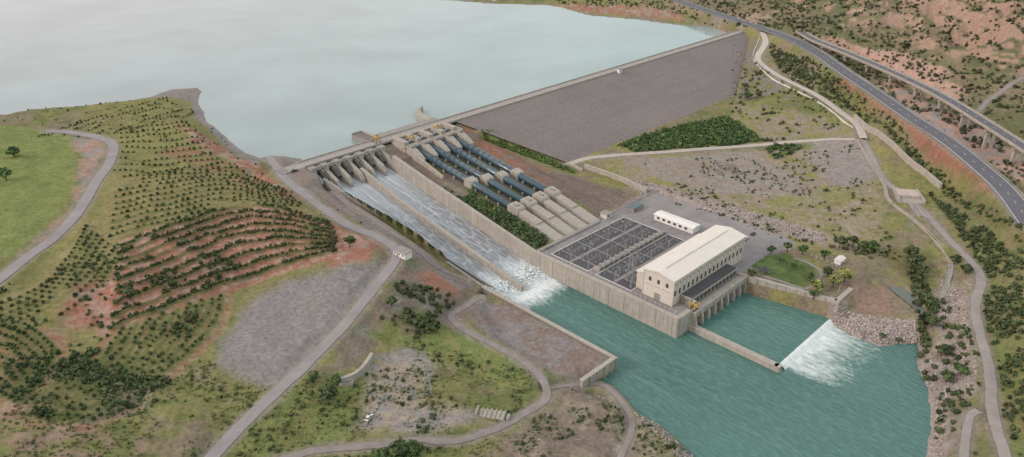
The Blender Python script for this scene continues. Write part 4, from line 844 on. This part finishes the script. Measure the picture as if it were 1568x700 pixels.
def rocks(name,Q,R,cols,seed=0):
    r=np.random.default_rng(seed);n=len(Q)
    if n==0:return
    base=np.array([(1,0,0),(-1,0,0),(0,1,0),(0,-1,0),(0,0,1),(0,0,-1)],float);Fs=np.array([(0,2,4),(2,1,4),(1,3,4),(3,0,4),(2,0,5),(1,2,5),(3,1,5),(0,3,5)])
    V=base[None]*r.uniform(.6,1.3,(n,6,1))+r.normal(0,.22,(n,6,3));an=r.uniform(0,6.28,n);c,s=np.cos(an)[:,None],np.sin(an)[:,None]
    x=V[...,0]*c-V[...,1]*s;y=V[...,0]*s+V[...,1]*c;rr=(r.uniform(R[0],R[1],n))[:,None];Z=samp(Q[:,0],Q[:,1])[:,None]
    W=np.stack([Q[:,0][:,None]+x*rr,Q[:,1][:,None]+y*rr,Z+V[...,2]*rr*.8+rr*.15],-1).reshape(-1,3);FF=(Fs[None]+np.arange(n)[:,None,None]*6).reshape(-1,3)
    cc_=np.repeat(np.asarray(cols)[r.integers(0,len(cols),n)]*r.uniform(.6,1.25,(n,1)),6,axis=0);npmesh(name,W,FF,[FO2],cc_)
FO2,nt,b=new_mat('rock');a2=nt.nodes.new('ShaderNodeAttribute');a2.attribute_name='Col';n1=noise(nt,mapping(nt),2,4);nt.links.new(mix(nt,1.0,a2.outputs['Color'],ramp(nt,n1,[(.3,.75),(.7,1.2)]),'MULTIPLY'),b.inputs['Base Color']);b.inputs['Roughness'].default_value=.95
RC=[(.42,.36,.33),(.36,.32,.30),(.46,.40,.36),(.32,.27,.24)]
rocks('riprap_rocks',scat([(935,266),(1000,281),(1100,310),(1262,355),(1262,375),(1180,355),(1080,334),(985,300)],2600),(.3,.8),RC,1)
rocks('riprap_rocks',scat([(1274,458),(1330,485),(1402,490),(1404,525),(1345,529),(1300,511),(1268,493)],2200,minroad=-5),(.35,.95),RC,2)
rocks('river_bar_rocks',scat([(1440,430),(1490,430),(1485,480),(1498,560),(1490,600),(1450,620),(1445,700),(1417,700),(1428,640),(1412,575),(1430,520)],2200),(.25,.8),RC,3)
rocks('bank_rocks',scat([(905,598),(960,622),(1010,648),(1068,703),(1050,715),(1000,660),(900,602)],900),(.3,.8),RC,4)
rocks('scattered_rocks',scat([(560,560),(800,570),(1000,690),(500,700)],500),(.12,.4),RC,5)
rocks('rubble_pile',scat([(1095,252),(1125,252),(1140,268),(1120,268)],120),(.4,.9),[(.25,.21,.19)],6)
SM,nt,b,c,v,n1=water('stream_water',(.15,.165,.14),.1,.4,.1,spec=.3);nt.links.new(c,b.inputs['Base Color']);sw=B('stream_water',False);sc_=STP.mean(0);sw.add([(sc_[0]+(a_[0]-sc_[0])*1.06,sc_[1]+(a_[1]-sc_[1])*1.06,STZ) for a_ in STP],[tuple(range(len(STP)))],SM);sw.done()
# ------------------------------------------------------------------ light, sky, camera
w=bpy.data.worlds.new('World');scene.world=w;w.use_nodes=True;nt=w.node_tree;bg=nt.nodes['Background'];sk=nt.nodes.new('ShaderNodeTexSky');sk.sky_type='NISHITA';sk.sun_disc=False
az=math.radians(250);el=math.radians(30);sk.sun_elevation=el;sk.sun_rotation=az;sk.dust_density=3;sk.air_density=1.2
tc=nt.nodes.new('ShaderNodeTexCoord');mp=nt.nodes.new('ShaderNodeMapping');mp.inputs['Scale'].default_value=(1,1,2.2);nt.links.new(tc.outputs['Generated'],mp.inputs[0])
n1=noise(nt,mp.outputs[0],1.3,4,.45);f=ramp(nt,n1,[(.25,.68),(.7,.95)]);sx=nt.nodes.new('ShaderNodeSeparateXYZ');nt.links.new(tc.outputs['Generated'],sx.inputs[0])
cl=mix(nt,mr(nt,sx.outputs[0],-.5,.2,0,1),(8.8,7.3,7.2,1),(6.7,7.4,7.3,1))
c=mix(nt,f,sk.outputs[0],cl);nt.links.new(c,bg.inputs[0]);bg.inputs[1].default_value=.14
sun=bpy.data.lights.new('sun','SUN');sun.energy=1.45;sun.angle=math.radians(16);sun.color=(1,.92,.85);so=bpy.data.objects.new('sun',sun);scene.collection.objects.link(so)
vec=Vector((math.sin(az)*math.cos(el),math.cos(az)*math.cos(el),math.sin(el)));so.rotation_euler=vec.to_track_quat('Z','Y').to_euler();so.location=(0,0,400)
cam=bpy.data.cameras.new('camera');co=bpy.data.objects.new('camera',cam);scene.collection.objects.link(co);co.location=(0,0,CAMH);co.rotation_euler=(math.radians(90)-PITCH,0,0)
cam.sensor_width=36;cam.lens=36*F/PW;cam.clip_start=1;cam.clip_end=30000;scene.camera=co
scene.view_settings.view_transform='Standard';scene.view_settings.look='None';scene.view_settings.exposure=0
print('DONE')
